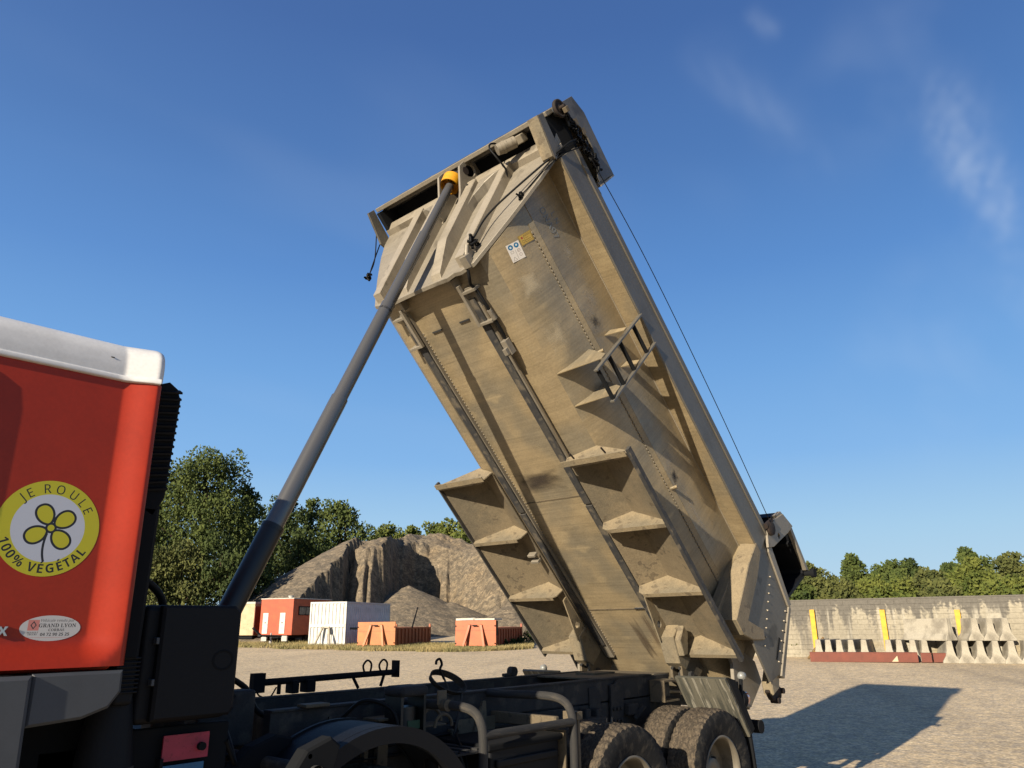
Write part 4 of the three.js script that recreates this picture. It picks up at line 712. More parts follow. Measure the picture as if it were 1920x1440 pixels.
{
  const mat = canvasMat(1024, 460, (x, W, H) => {
    x.fillStyle = '#d3d2d0'; x.fillRect(0, 0, W, H); x.fillStyle = '#d98a80'; x.fillRect(130, 80, 185, 190); x.save(); x.translate(222, 175); x.strokeStyle = '#3a3536'; x.lineWidth = 16; x.beginPath(); x.moveTo(0, -62); x.lineTo(42, 0); x.lineTo(0, 62); x.lineTo(-42, 0); x.closePath(); x.stroke(); x.restore();
    x.fillStyle = '#1b1a1c'; x.textAlign = 'center'; x.font = 'bold 38px serif'; x.fillText('RENAULT', 222, 318); x.fillText('TRUCKS', 222, 352);
    x.font = 'italic 62px serif'; x.fillText('V\u00e9hicule vendu par', 610, 112); x.font = 'bold 92px serif'; x.fillText('GRAND LYON', 625, 214); x.font = 'bold 66px serif'; x.fillText('CORBAS', 615, 284); x.font = 'bold 76px sans-serif'; x.fillText('04 72 90 25 25', 600, 366);
    x.strokeStyle = '#c77b74'; x.lineWidth = 5; x.beginPath(); x.moveTo(130, 396); x.lineTo(860, 396); x.stroke();
  });
  const g = new THREE.CircleGeometry(1, 60); g.scale(0.112, 0.0495, 1); g.translate(-5.405, 1.775, 1.1438); obj('oval_sticker', g, mat, cab);
}
// ---- air intake stack behind the cab
{
  const a = part('air_intake');
  obj('intake_head', [prism([[-5.10, 2.30], [-5.03, 2.26], [-4.985, 2.36], [-4.968, 2.84], [-4.985, 2.895], [-5.03, 2.925], [-5.10, 2.895]], 0.86, 1.07, (p, q, t) => [p, q, t], 0.01)], M.blackMatt, a);
  for (let k = 0; k < 15; k++) { const y = 2.40 + k * 0.034; const g = new THREE.BoxGeometry(0.10, 0.010, 0.04); g.rotateZ(0.16); g.rotateX(0.5); g.translate(-5.036 + 0.0009 * k, y, 1.078); obj('slat', g, M.black, a); }
  obj('intake_edge', [bx(-5.098, -5.085, 2.32, 2.90, 1.07, 1.10, 0.003)], M.greyPlastic, a);
  obj('intake_duct', [prism([[-5.10, 2.32], [-4.995, 2.32], [-5.005, 1.63], [-5.095, 1.63]], 0.87, 1.06, (p, q, t) => [p, q, t], 0.02)], M.blackMatt, a);
  const bel = []; for (let k = 0; k < 9; k++) bel.push(bx(-5.10, -4.995, 1.50 + k * 0.0175, 1.510 + k * 0.0175, 0.85, 1.075, 0.005)); bel.push(bx(-5.092, -5.003, 1.45, 1.66, 0.862, 1.066, 0.02));
  obj('bellows', bel, M.black, a);
  obj('lower_duct', [cyl([-5.05, 0.95, 0.95], [-5.05, 1.47, 0.95], 0.15, 0.085, 28)], M.black, a);
  obj('hose_clip', [cyl([-5.05, 1.165, 0.95], [-5.05, 1.20, 0.95], 0.124, 0.122, 28, true)], twoSided(M.strapGrey), a);
  for (const y of [1.02, 1.09]) obj('hose_clip', [cyl([-5.05, y, 0.95], [-5.05, y + 0.03, 0.95], 0.147 - (y - 0.95) * 0.12, 0.143 - (y - 0.95) * 0.12, 28, true)], twoSided(M.black), a);
}
{ // black storage box with a rounded lid and a hand recess
  const b = part('storage_box');
  obj('box_body', [bx(-4.965, -4.515, 1.355, 1.875, 0.50, 0.985, 0.03)], M.black, b);
  const o = [[-4.90, 1.37], [-4.525, 1.37], [-4.505, 1.40], [-4.505, 1.845], [-4.535, 1.872], [-4.90, 1.872]];
  const sh = prism(o, 0.985, 1.015, (p, q, t) => [p, q, t], 0.012); obj('box_lid', sh, M.black, b);
  const rim = tube([[-4.875, 1.39, 1.02], [-4.70, 1.39, 1.02], [-4.54, 1.39, 1.02], [-4.525, 1.41, 1.02], [-4.525, 1.60, 1.02], [-4.525, 1.83, 1.02], [-4.545, 1.853, 1.02], [-4.70, 1.853, 1.02], [-4.875, 1.853, 1.02]], 0.006, 80, 6, false, 0.05); obj('lid_rim', rim, M.black, b);
  obj('hand_recess', [new THREE.TorusGeometry(0.05, 0.012, 10, 30).scale(1.0, 0.85, 1).translate(-4.585, 1.62, 1.018), new THREE.CircleGeometry(0.048, 30).scale(1, 0.85, 1).translate(-4.585, 1.62, 1.0165)], M.blackMatt, b);
  obj('box_hinge', [bx(-4.915, -4.90, 1.70, 1.73, 0.98, 1.02, 0.004), bx(-4.915, -4.90, 1.52, 1.55, 0.98, 1.02, 0.004)], M.greyPlastic, b);
}
obj('supply_hose', tube([[-5.06, 2.05, 0.72], [-4.90, 2.02, 0.68], [-4.76, 1.94, 0.62], [-4.70, 1.84, 0.58]], 0.02, 30, 10), M.cable, truck);
{
  const b = part('coupling_panel');
  obj('warning_plate', [bx(-4.79, -4.57, 1.185, 1.295, 0.93, 0.94)], M.plateRed, b);
  obj('warning_plate', [bx(-4.79, -4.58, 1.02, 1.165, 0.92, 0.93)], M.plateBlue, b);
  obj('warning_plate', [bx(-4.90, -4.82, 1.06, 1.15, 0.90, 0.91)], M.plateBlue, b);
  obj('coupling', [cyl([-4.61, 1.235, 0.94], [-4.61, 1.235, 0.965], 0.018), cyl([-4.70, 1.10, 0.93], [-4.70, 1.10, 0.97], 0.022)], M.blackMatt, b);
  obj('panel_bracket', [bx(-4.95, -4.45, 0.95, 1.33, 0.86, 0.90, 0.01), bx(-4.80, -4.785, 0.95, 1.20, 0.90, 0.95)], M.blackMatt, b);
}

// ---------------------------------------------------------------- loose things on the frame
{ // long pole with hooks laid along the far rail
  const t = thing('steel_pole', 'dark steel pole with wire hooks laid along the far frame rail', 'pole', V3(-3.55, 1.307, -0.50));
  obj('shaft', [cyl([0.0, 0.085, 0], [1.30, 0.10, 0], 0.024, 0.022)], M.blackMatt, t);
  obj('end_plate', [bx(1.28, 1.30, 0.06, 0.19, -0.04, 0.04), bx(0.0, 0.09, 0.02, 0.15, -0.03, 0.03), bx(0.3, 0.36, 0.0, 0.09, -0.05, 0.05, 0.01), bx(0.42, 0.5, 0.0, 0.09, -0.05, 0.05, 0.01)], M.blackMatt, t);
  for (const x of [0.98, 1.14]) obj('wire_hook', tube([[x, 0.10, 0], [x - 0.02, 0.16, 0], [x + 0.02, 0.20, 0], [x + 0.06, 0.17, 0], [x + 0.05, 0.10, 0]], 0.008, 24, 6), M.blackMatt, t);
  obj('leg', [cyl([0.92, 0, 0], [0.86, 0.09, 0], 0.012), cyl([1.14, 0, 0], [1.17, 0.08, 0], 0.012), cyl([0.22, 0, 0], [0.22, 0.09, 0], 0.014)], M.blackMatt, t);
  obj('chain', tube([[0.02, 0.04, 0.03], [0.05, 0.0, 0.04], [0.12, -0.01, 0.05], [0.18, 0.05, 0.03]], 0.006, 30, 5), M.blackMatt, t);
}
{ // hanging strap loop with a hook on the near rail
  const t = thing('strap_loop', 'grey strap loop with a black hook hanging over the near frame rail', 'strap', V3(-2.60, 1.307, 0.48));
  const ring = []; const N = 40; for (let k = 0; k <= N; k++) { const a = k / N * Math.PI * 2; ring.push([0.115 * Math.cos(a) + 0.01, 0.075 + 0.062 * Math.sin(a) - 0.30 * 0.115 * Math.cos(a), 0.05 * Math.cos(a) - 0.04 * Math.sin(a)]); }
  const g = new THREE.ExtrudeGeometry(new THREE.Shape([[-0.004, -0.026], [0.004, -0.026], [0.004, 0.026], [-0.004, 0.026]].map(p => new THREE.Vector2(...p))), { steps: 60, extrudePath: new THREE.CatmullRomCurve3(ring.slice(0, -1).map(p => V3(...p)), true), bevelEnabled: false });
  obj('strap', tri(g), M.strapGrey, t);
  obj('hook', tube([[-0.02, 0.10, 0.0], [-0.06, 0.165, 0.0], [-0.045, 0.20, 0.0], [-0.065, 0.235, 0.0], [-0.095, 0.225, 0.0], [-0.10, 0.20, 0.0]], 0.009, 40, 8), M.cable, t);
  obj('tail', [tube([[0.10, 0.03, 0.05], [0.06, -0.05, 0.09], [-0.02, -0.22, 0.12], [-0.06, -0.30, 0.13]], 0.010, 30, 6), tube([[-0.03, 0.12, 0.0], [0.0, 0.04, 0.02], [0.02, 0.0, 0.02]], 0.007, 20, 6)], M.strapGrey, t);
}

// ---------------------------------------------------------------- gravel heap, dug away at the front
{
  const O = onGround(700, 60), rgt = RIGHT0, fw2 = HEAD;                  // local frame: t to the right, s away
  const NT = 330, NS2 = 230, t0 = -26, t1 = 30, s0 = -9, s1 = 34;
  const faceS = t => { // where the dug face stands
    const k = [[-3.2, 3.5], [-2.5, 1.4], [-1.6, 0.6], [-0.6, 0.2], [0.1, 0.9], [0.5, 6.0], [1.9, 8.2], [3.6, 7.6], [6.2, 6.0], [9.0, 3.6], [12.5, 0.5], [16, -3], [20, -10]];
    if (t <= k[0][0]) return k[0][1]; for (let i = 0; i < k.length - 1; i++) if (t < k[i + 1][0]) { const u = (t - k[i][0]) / (k[i + 1][0] - k[i][0]); return lerp(k[i][1], k[i + 1][1], u); } return -10;
  };
  const crest = t => { const k = [[-26, 2], [-12, 6.2], [-3.5, 7.4], [-1.8, 7.5], [-0.4, 7.6], [1.2, 8.5], [3.6, 8.5], [5.5, 7.9], [7.0, 7.3], [8.6, 8.2], [12, 8.6], [16, 7.0], [22, 3.5], [30, 0]]; for (let i = 0; i < k.length - 1; i++) if (t < k[i + 1][0]) { const u = sstep(k[i][0], k[i + 1][0], t); return lerp(k[i][1], k[i + 1][1], u); } return 0; };
  const pos = [], uv = [], col = [], idx = [];
  for (let j = 0; j <= NS2; j++) for (let i = 0; i <= NT; i++) {
    const t = lerp(t0, t1, i / NT), s = lerp(s0, s1, j / NS2);
    const n1 = fbm(t * 0.35, s * 0.35, 2.2, 4), n2 = fbm(t * 1.3, s * 1.3, 7.7, 4), n3 = fbm(t * 4, s * 4, 1.3, 3);
    // left: undisturbed tipped cone
    const cone = 7.7 - 0.60 * Math.hypot((t + 2.5) * (t < -2.5 ? 0.93 : 1), (s - 4.2) * 0.95) + 0.25 * n1;
    // behind: the standing heap with its eroded, fluted face
    const flute = 0.8 * Math.abs(pn(t * 0.9, 3.1, s * 0.1)) + 0.5 * Math.abs(pn(t * 2.3, 9.1, s * 0.2)) + 0.25 * n3 + 0.9 * n1;
    const fs = faceS(t + 0.35 * n2) - flute + 0.5;
    const h0 = crest(t) + 0.35 * n1 + 0.12 * n2, back = Math.max(0, (s - 15) * 0.5), top = h0 - back;
    const into = s - fs; let heap;
    if (into < 0) heap = 0.9 + into * 0.62; else if (into < 1.7) { const q = into / 1.7; const step = 0.78 * q + 0.22 * sstep(0.25, 0.5, q); heap = lerp(0.9, top * 0.86, step + 0.10 * fbm(t * 1.2, q * 4, 5.5, 3)); } else heap = Math.min(top, top * 0.86 + (into - 1.7) * 0.42);
    if (t < -3.4) heap = Math.min(heap, top);
    const spill = 3.7 - 0.52 * Math.hypot((t - 2.0) * 0.85, s - 4.5) + 0.12 * n2, spill2 = 2.6 - 0.6 * Math.hypot(t - 10.8, s - 1.2) + 0.1 * n2, spill3 = 2.4 - 0.5 * Math.hypot((t - 5.6) * 0.8, s - 3.6);
    const coneCut = t > -2.5 + 0.24 * (Math.min(s, 5) - 3) + 0.25 * n2 + 0.45 * pn(s * 0.8, 2, 4) ? -9 : cone;
    let h = Math.max(coneCut, t < -3.3 ? -9 : heap, spill, spill2, spill3); const smoothPart = h === coneCut || h === spill || h === spill2 || h === spill3;
    h += (smoothPart ? 0.04 : 0.16) * n3;
    if (i === 0 || j === 0 || i === NT || j === NS2) h = -1.5;
    const x = O.x + rgt.x * t + fw2.x * s, z = O.z + rgt.z * t + fw2.z * s, g = groundY(x, z);
    pos.push(x, g + Math.max(h, -1.5), z); uv.push((t + 0.3 * s) / 5, (s * 0.8 + h) / 5);
    const sandy = smoothPart ? 0 : sstep(-0.1, 0.35, fbm(t * 0.3, h * 0.6, s * 0.2, 3)), k = 0.92 + 0.18 * n2 + 0.12 * n1;
    col.push(lerp(0.60, 0.66, sandy) * k, lerp(0.60, 0.625, sandy) * k, lerp(0.60, 0.57, sandy) * k);
  }
  for (let j = 0; j < NS2; j++) for (let i = 0; i < NT; i++) { const a = j * (NT + 1) + i, b = a + NT + 1; idx.push(a, a + 1, b, a + 1, b + 1, b); }
  const g = new THREE.BufferGeometry(); g.setAttribute('position', new THREE.Float32BufferAttribute(pos, 3)); g.setAttribute('uv', new THREE.Float32BufferAttribute(uv, 2)); g.setAttribute('color', new THREE.Float32BufferAttribute(col, 3)); g.setIndex(idx); g.computeVertexNormals();
  tag(obj('gravel_heap', g, M.soil), 'tall heap of grey brown gravel with a dug crumbling face behind the containers', 'gravel heap');
}

// ---------------------------------------------------------------- containers, trailers and skips
const CT = Math.atan2(0.44, 0.90); // they stand nose towards the sun: local +x runs to the back
const boxPos = (px, py) => gp(px, py);
function corrug(L, H, pitch, depth, mapf) { // trapezoid corrugated sheet
  const pts = []; for (let x = 0; x < L; x += pitch) pts.push([x, 0], [x + pitch * 0.34, 0], [x + pitch * 0.5, depth], [x + pitch * 0.84, depth]); pts.push([L, 0]);
  const q = pts.filter(p => p[0] <= L), poly = [...q, ...q.slice().reverse().map(([x, y]) => [x, y + 0.004])];
  return prism(poly, 0, H, mapf);
}
const paint = (hex, extra = {}) => std({ map: rep(wornTex, 0.7), color: hex, roughness: 0.55, ...extra });
{ // white shipping container with a lifting hook frame
  const P = gp(646, 1212.5), c = thing('shipping_container', 'white corrugated shipping container with a slanted hook frame on its end', 'container', P, CT);
  const w = paint(lin(0.78, 0.77, 0.72)), w2 = paint(lin(0.85, 0.85, 0.84)), L = 6.06, H = 2.55, D = 2.44; // near right corner at the origin, +x back, -z to the far left
  obj('end_wall', [corrug(D - 0.2, 1.28, 0.24, 0.05, (a, b, t) => [0.06 - b, 1.26 + t - 0.08, -0.1 - a]), corrug(D - 0.2, 1.0, 0.24, 0.05, (a, b, t) => [0.06 - b, 0.12 + t, -0.1 - a])], w, c);
  obj('side_wall', [corrug(L - 0.2, H - 0.25, 0.28, 0.045, (a, b, t) => [0.1 + a, 0.15 + t, -0.06 + b])], w2, c);
  obj('side_wall', [corrug(L - 0.2, H - 0.25, 0.28, 0.045, (a, b, t) => [0.1 + a, 0.15 + t, -D + 0.06 - b])], w2, c);
  obj('roof_panel', bx(0.05, L, H - 0.05, H - 0.02, -D + 0.03, -0.03), w2, c);
  obj('rear_wall', bx(L - 0.06, L - 0.03, 0.1, H - 0.05, -D + 0.05, -0.05), w2, c);
  for (const x of [0, L - 0.1]) for (const z of [-0.1, -D]) obj('corner_post', bx(x, x + 0.1, 0, H, z, z + 0.1, 0.01), w, c);
  for (const z of [-0.1, -D]) { obj('long_rail', bx(0.1, L - 0.1, H - 0.1, H, z, z + 0.1), w, c); obj('long_rail', bx(0.1, L - 0.1, 0.02, 0.16, z, z + 0.1), w, c); }
  obj('end_rail', bx(0, 0.1, H - 0.1, H, -D + 0.1, -0.1), w, c); obj('end_rail', bx(-0.02, 0.1, 1.10, 1.26, -D + 0.1, -0.1), w, c); obj('end_rail', bx(0, 0.1, 0.02, 0.14, -D + 0.1, -0.1), w, c);
  for (const s of [-1, 1]) obj('hook_arm', cyl([-0.55, -0.02, -1.22 + s * 0.52], [-0.12, 1.12, -1.22 + s * 0.20], 0.06, 0.06, 8), paint(0xb9ad97), c);
  obj('hook_bar', [cyl([-0.12, 1.08, -1.45], [-0.12, 1.08, -1.0], 0.04, 0.04, 8), bx(-0.13, -0.08, 0.72, 1.02, -1.12, -0.96)], paint(0xc4bca8), c);
  obj('green_band', bx(0.55, 2.4, 0.95, 1.07, -0.012, 0.0), paint(0x1f4d42), c);
}
{ // orange site trailer with a window and two white panels
  const P = gp(545, 1208.5), c = thing('site_trailer', 'orange site trailer with a dark window and two white panels on its front', 'trailer', P, CT - 0.08);
  const o = paint(lin(0.56, 0.085, 0.016)), D = 2.5, H = 2.75, L = 4.2, f = 0.55;
  obj('trailer_body', bx(0, L, f, H, -D, 0, 0.03), o, c);
  obj('roof_panel', bx(-0.02, L + 0.02, H, H + 0.05, -D - 0.02, 0.02), paint(0xd9d6cc), c);
  obj('roof_vent', [cyl([1.3, H + 0.05, -1.2], [1.3, H + 0.25, -1.2], 0.12, 0.2, 12)], paint(0xd0cec6), c);
  for (const z of [-0.75, -2.05]) { obj('white_panel', bx(-0.03, -0.002, f + 0.1, f + 1.35, z - 0.2, z + 0.2), paint(0xe4e0d6), c); obj('panel_knob', bx(-0.05, -0.03, f + 0.72, f + 0.80, z - 0.03, z + 0.03), M.blackMatt, c); }
  const win = obj('window', bx(0.55, 2.0, 1.75, 2.30, 0.001, 0.03), M.blackMatt, c); obj('pane', bx(0.62, 1.25, 1.80, 2.25, 0.031, 0.038), std({ color: 0x3a3d3c, roughness: 0.12 }), win); obj('pane', bx(1.31, 1.93, 1.80, 2.25, 0.031, 0.038), std({ color: 0x3a3d3c, roughness: 0.12 }), win);
  obj('vent_grille', bx(1.9, 2.6, 1.12, 1.32, 0.001, 0.02), paint(0xa8988c), c); obj('vent_grille', bx(1.9, 2.6, 0.66, 0.84, 0.001, 0.02), paint(0x9a9088), c);
  obj('door_frame', [bx(2.8, 2.84, 0.6, 1.6, 0.001, 0.015), bx(3.4, 3.44, 0.6, 1.6, 0.001, 0.015), bx(2.84, 3.4, 1.56, 1.6, 0.001, 0.015)], paint(0xb59a92), c);
  for (const z of [-0.3, -D + 0.3]) for (const x of [2.0, 2.9]) obj('wheel', [cyl([x, 0.34, z - 0.11], [x, 0.34, z + 0.11], 0.34, 0.34, 20)], M.tyre, c);
  obj('underframe', bx(0.1, L - 0.1, 0.38, f - 0.01, -D + 0.3, -0.3), M.blackMatt, c);
  obj('drawbar', [cyl([0.1, 0.5, -1.9], [-1.5, 0.55, -1.3], 0.06, 0.06, 8), cyl([0.1, 0.5, -0.6], [-1.5, 0.55, -1.2], 0.06, 0.06, 8), cyl([-1.2, 0.5, -1.3], [-1.9, 1.0, -1.45], 0.07, 0.07, 8)], M.grime, c);
  obj('front_jack', [cyl([-0.5, 0.0, -1.15], [-0.5, 0.7, -1.15], 0.05, 0.05, 10), bx(-0.56, -0.44, 0.0, 0.25, -1.22, -1.08)], paint(0xc9c2bc), c);
  obj('rear_stand', [bx(-0.12, 0.0, 0.2, 0.52, -0.65, -0.25), bx(-0.12, 0.0, 0.2, 0.52, -2.2, -1.8)], paint(0xcfcac2), c);
}
{ // cream van body trailer, mostly hidden
  const P = gp(472, 1207), c = thing('cream_trailer', 'cream and brown box trailer half hidden behind the orange site trailer', 'trailer', P, CT - 0.08);
  obj('trailer_body', bx(0, 4, 0.5, 2.45, -2.4, 0, 0.03), paint(0xd2bd93), c); obj('trailer_side', bx(0.01, 3.99, 0.52, 2.3, 0.001, 0.03), paint(0x9c4a33), c); obj('roof_panel', bx(-0.03, 4.03, 2.45, 2.58, -2.43, 0.03), paint(0xd9d3c4), c);
  obj('underframe', bx(0.2, 3.8, 0.3, 0.49, -2.1, -0.2), M.blackMatt, c); for (const z of [-0.3, -2.1]) obj('wheel', [cyl([1.0, 0.33, z - 0.1], [1.0, 0.33, z + 0.1], 0.33, 0.33, 20)], M.tyre, c);
}
function skip(px, py, name, label, hexA, hexShaded, frontH, extra) {
  const P = gp(px, py), c = thing(name, label, 'skip', P, CT), D = 2.35, L = 5.2, a = paint(hexA), b = paint(hexShaded), sh = 1.02, f = 0.16;  // second paint is the front colour with side shade put into it
  obj('front_board', bx(0, 0.07, f, frontH, -D, 0, 0.01), a, c);
  obj('front_board_edge', [bx(-0.015, 0, frontH * 0.64, frontH * 0.64 + 0.012, -D + 0.02, -0.02)], b, c);
  for (const z of [-0.06, -D]) {
    obj('side_board', bx(0.07, L, f, sh + 0.02, z + 0.01, z + 0.05), b, c); obj('top_rail', bx(0.07, L, sh, sh + 0.1, z - 0.01, z + 0.08, 0.01), b, c);
    for (let k = 0; k < 10; k++) obj('side_rib', bx(0.35 + k * 0.5, 0.45 + k * 0.5, f, sh, z < -1 ? z - 0.05 : z + 0.05, z < -1 ? z + 0.01 : z + 0.11), b, c);
    obj('rear_post', bx(L - 0.1, L, f, sh + 0.28, z - 0.02, z + 0.1, 0.01), b, c); 
  }
  obj('rear_door', bx(L - 0.06, L - 0.02, f, sh + 0.1, -D + 0.1, -0.08), b, c); obj('floor_plate', bx(0.07, L, f, f + 0.04, -D + 0.04, -0.04), b, c);
  for (const s of [-1, 1]) { obj('skid_arm', [prism([[-0.42, 0.0], [-0.28, 0.0], [-0.03, 1.0], [-0.03, 1.28], [-0.10, 1.26], [-0.14, 1.0]], -D / 2 + s * 0.33 - 0.06, -D / 2 + s * 0.33 + 0.06, (p, q, t) => [p, q, t + s * (0.30 - q * 0.24)], 0.004)], a, c); obj('skid_rail', bx(-0.1, L, 0.02, f, -D / 2 + s * 0.53 - 0.06, -D / 2 + s * 0.53 + 0.06), b, c); }
  obj('hook_eye', [cyl([-0.12, 1.22, -D / 2 - 0.14], [-0.12, 1.22, -D / 2 + 0.14], 0.035, 0.035, 10)], M.rust, c);
  for (const z of [-0.05, -D + 0.03]) for (const y of [frontH * 0.78, f + 0.1]) obj('latch', bx(-0.03, 0, y, y + 0.06, z - 0.03, z + 0.03), M.blackMatt, c);
  if (extra) extra(c, D, L, frontH); return c;
}
skip(740, 1215.5, 'orange_skip', 'light orange open skip with a tall front board beside the white container', lin(0.62, 0.185, 0.03), lin(0.50, 0.12, 0.03), 1.42, (c) => { obj('dark_strut', cyl([2.3, 1.1, 0.02], [3.1, 2.25, 0.0], 0.05, 0.04, 8), M.blackMatt, c); });
skip(930, 1217, 'red_orange_skip', 'bright red orange open skip topped with pale boards', lin(0.60, 0.13, 0.022), lin(0.46, 0.085, 0.022), 1.50, (c, D, L, h) => { obj('cover_net', [bx(0.08, 0.2, 0.7, 1.46, -0.03, 0.06, 0.02)], M.blackMatt, c); });
{ // boards lying across the front of the second skip
  const P = gp(930, 1217);
  for (const [k, z, len, dy] of [[0, -0.7, 1.25, 0.0], [1, -1.75, 1.1, 0.02]]) { const t = thing('pale_board', k ? 'pale board on the red orange skip, the one with an upturned end' : 'pale board lying flat on top of the red orange skip', 'board', V3(P.x, P.y + 1.50, P.z), CT, 'boards on the skip'); obj('board', [prism([[-0.05, 0.0], [1.4, 0.0], [1.4, 0.09], [-0.05, 0.09 + dy]], z - len / 2, z + len / 2, (a, b, q) => [a, b + dy * (q - z), q], 0.01)], paint(0xd9d5c4), t); obj('band', bx(0.3, 0.36, -0.0, 0.1, z - 0.2, z - 0.14), M.blackMatt, t); }
}

// ---------------------------------------------------------------- concrete block wall on the right
const wA = gp(1480, 1231.5), wB = gp(1919, 1243.5), wDir = wB.clone().sub(wA).setY(0).normalize(), wN = V3(wDir.z, 0, -wDir.x); // wN: away from or towards us
if (wN.dot(HEAD) > 0) wN.negate();
{
  const origin = wA.clone().addScaledVector(wDir, -7), turn = Math.atan2(-wDir.z, wDir.x), base = groundY(wA.x, wA.z) - 0.35, LW = 24, HW = 2.72;
  const w = thing('block_wall', 'long weathered concrete block wall streaked with pale lime and dark grime', 'wall', V3(origin.x, base, origin.z), turn);
  // lime runs, soot along the top and old whitewash: stains soaked into the blocks
  const W = 2048, H = 512, c = document.createElement('canvas'); c.width = W; c.height = H; const x = c.getContext('2d'), im = x.createImageData(W, H);
  for (let j = 0; j < H; j++) for (let i = 0; i < W; i++) {
    const X = i / W * LW, Y = (1 - j / H) * HW, top = HW - Y;
    const run = fbm(X * 2.4 + 0.25 * fbm(X, Y * 1.5, 5, 2), Y * 0.16, 1.3, 4), blot = fbm(X * 0.35, Y * 0.5, 6.6, 4), fine = fbm(X * 9, Y * 9, 3, 2), runW = fbm(X * 4.2, Y * 0.22, 11.5, 3);
    const reach = 0.4 + 1.5 * sstep(-0.3, 0.4, run + 0.5 * blot + 0.25 * fbm(X * 7, Y * 0.12, 31, 3));
    let d = 1 - sstep(reach * 0.45, reach * 1.05, top + 0.5 * fine); d = Math.max(d, 0.8 * sstep(-0.02, 0.26, run + 0.3 * fbm(X * 8, Y * 0.2, 14, 3)) * sstep(0.1, 1.0, Y) * (0.7 + blot));
    let q = mix3(rgb(214, 204, 180), rgb(196, 186, 164), sstep(-0.3, 0.3, blot)); q = mix3(q, rgb(132, 127, 118), clamp(d) * 0.9); q = mix3(q, rgb(224, 216, 196), sstep(0.16, 0.34, runW) * sstep(0.2, 0.7, top) * 0.85); q = mix3(q, rgb(206, 172, 104), 0.6 * sstep(0.05, 0.4, fbm(X * 0.9, Y * 1.1, 21, 3)) * sstep(1.15, 0.45, Y));
    const k = 1 + 0.16 * fine, o = (j * W + i) * 4; im.data[o] = clamp(q[0] * k) * 255; im.data[o + 1] = clamp(q[1] * k) * 255; im.data[o + 2] = clamp(q[2] * k) * 255; im.data[o + 3] = 255;
  }
  x.putImageData(im, 0, 0); const tx = new THREE.CanvasTexture(c); tx.colorSpace = THREE.SRGBColorSpace;
  const mat = std({ map: tx, color: lin(0.58, 0.58, 0.58), roughness: 0.95, bumpMap: rep(bumpTex, 6), bumpScale: 0.01 });
  const planar = g => { const q = g.index ? g.toNonIndexed() : g, P = q.attributes.position, uv = new Float32Array(P.count * 2); for (let i = 0; i < P.count; i++) { uv[i * 2] = P.getX(i) / LW; uv[i * 2 + 1] = P.getY(i) / HW; } q.setAttribute('uv', new THREE.BufferAttribute(uv, 2)); return q; };
  obj('wall_core', planar(bx(0, LW, 0, HW - 0.06, -0.24, -0.012)), mat, w);
  obj('coping', planar(bx(0, LW, HW - 0.06, HW, -0.25, 0.004, 0.01)), mat, w);
  const BL = 0.5, BH = 0.2, rows = 13; const far = [];
  for (let r = 0; r < rows; r++) for (let k = -1; k < LW / BL; k++) {
    const a = Math.max(0, k * BL + (r % 2) * BL / 2 + 0.006), b = Math.min(LW, (k + 1) * BL + (r % 2) * BL / 2 - 0.006); if (b - a < 0.08) continue;
    const y0 = 0.06 + r * BH + 0.006, y1 = y0 + BH - 0.012; const pr = rr(-0.004, 0.006); const g = new THREE.BoxGeometry(b - a, y1 - y0, 0.02); g.translate((a + b) / 2, (y0 + y1) / 2, -0.003 + pr); const q = planar(g);
    if (a > 6.6 && b < 17.3 && y0 > 0.5) obj('block', q, mat, w); else far.push(q);
  }
  const st = obj('outer_blocks', far, mat, w); st.userData.kind = 'stuff';
}
const wallPt = (px, py, off = 0) => { const d = ray(px, py), n = wN, t = (wA.clone().addScaledVector(n, off).sub(CAM).dot(n)) / d.dot(n); return CAM.clone().addScaledVector(d, t); };
const wallTurn = Math.atan2(-wDir.z, wDir.x);
for (const [px, label] of [[1529, 'yellow painted plank leaning on the block wall behind the brown beam end'], [1662, 'yellow painted plank leaning on the block wall midway along the brown beam'], [1804, 'yellow painted plank standing on the block wall behind the stacked barriers']]) {
  const p = wallPt(px, 1200, 0.14); const gy = groundY(p.x, p.z), top = wallPt(px, 1143, 0.1).y - gy; const o = obj('yellow_plank', bx(-0.10, 0.10, 0, top, -0.04, 0.04, 0.008), std({ map: rep(wornTex, 1.5), color: 0xf0b808, roughness: 0.6 })); o.position.set(p.x, gy, p.z); o.rotation.y = wallTurn; tag(o, label, 'plank', 'yellow planks on the wall');
}
// ---- concrete road barriers
const bProf = [[-0.30, 0], [0.30, 0], [0.30, 0.07], [0.245, 0.16], [0.175, 0.26], [0.125, 0.45], [0.10, 0.81], [-0.10, 0.81], [-0.125, 0.45], [-0.175, 0.26], [-0.245, 0.16], [-0.30, 0.07]];
const bGeo = prism(bProf, 0, 2.0, (a, b, t) => [a, b, -t], 0.012), bEnd = prism([[-0.03, 0.05], [0.03, 0.05], [0.03, 0.78], [-0.03, 0.78]], -0.02, 0.0, (a, b, t) => [a, b, -t]);
const barGroup = 'concrete barriers by the wall';
function barrier(pos, turn, label, tilt) { const t = thing('road_barrier', label, 'barrier', pos, turn, barGroup); obj('barrier_body', bGeo, M.concrete, t); obj('end_key', bEnd, M.concrete, t); if (tilt) t.rotation.z = tilt; return t; }
const endTurn = Math.atan2(-wN.x, -wN.z) + Math.PI; // local -z runs towards the wall
const ORD = ['first', 'second', 'third', 'fourth', 'fifth', 'sixth', 'seventh', 'eighth', 'ninth', 'tenth'];
[1548, 1567, 1588, 1611, 1636, 1683, 1704, 1730].forEach((px, k) => { const p = gp(px, 1240.6 + (px - 1520) * 0.0124).addScaledVector(HEAD, 0.55); p.y = groundY(p.x, p.z); barrier(p, endTurn + rr(-0.12, 0.12), `concrete road barrier behind the long brown beam, ${ORD[k]} from the timber prop`); });
const lower = [];
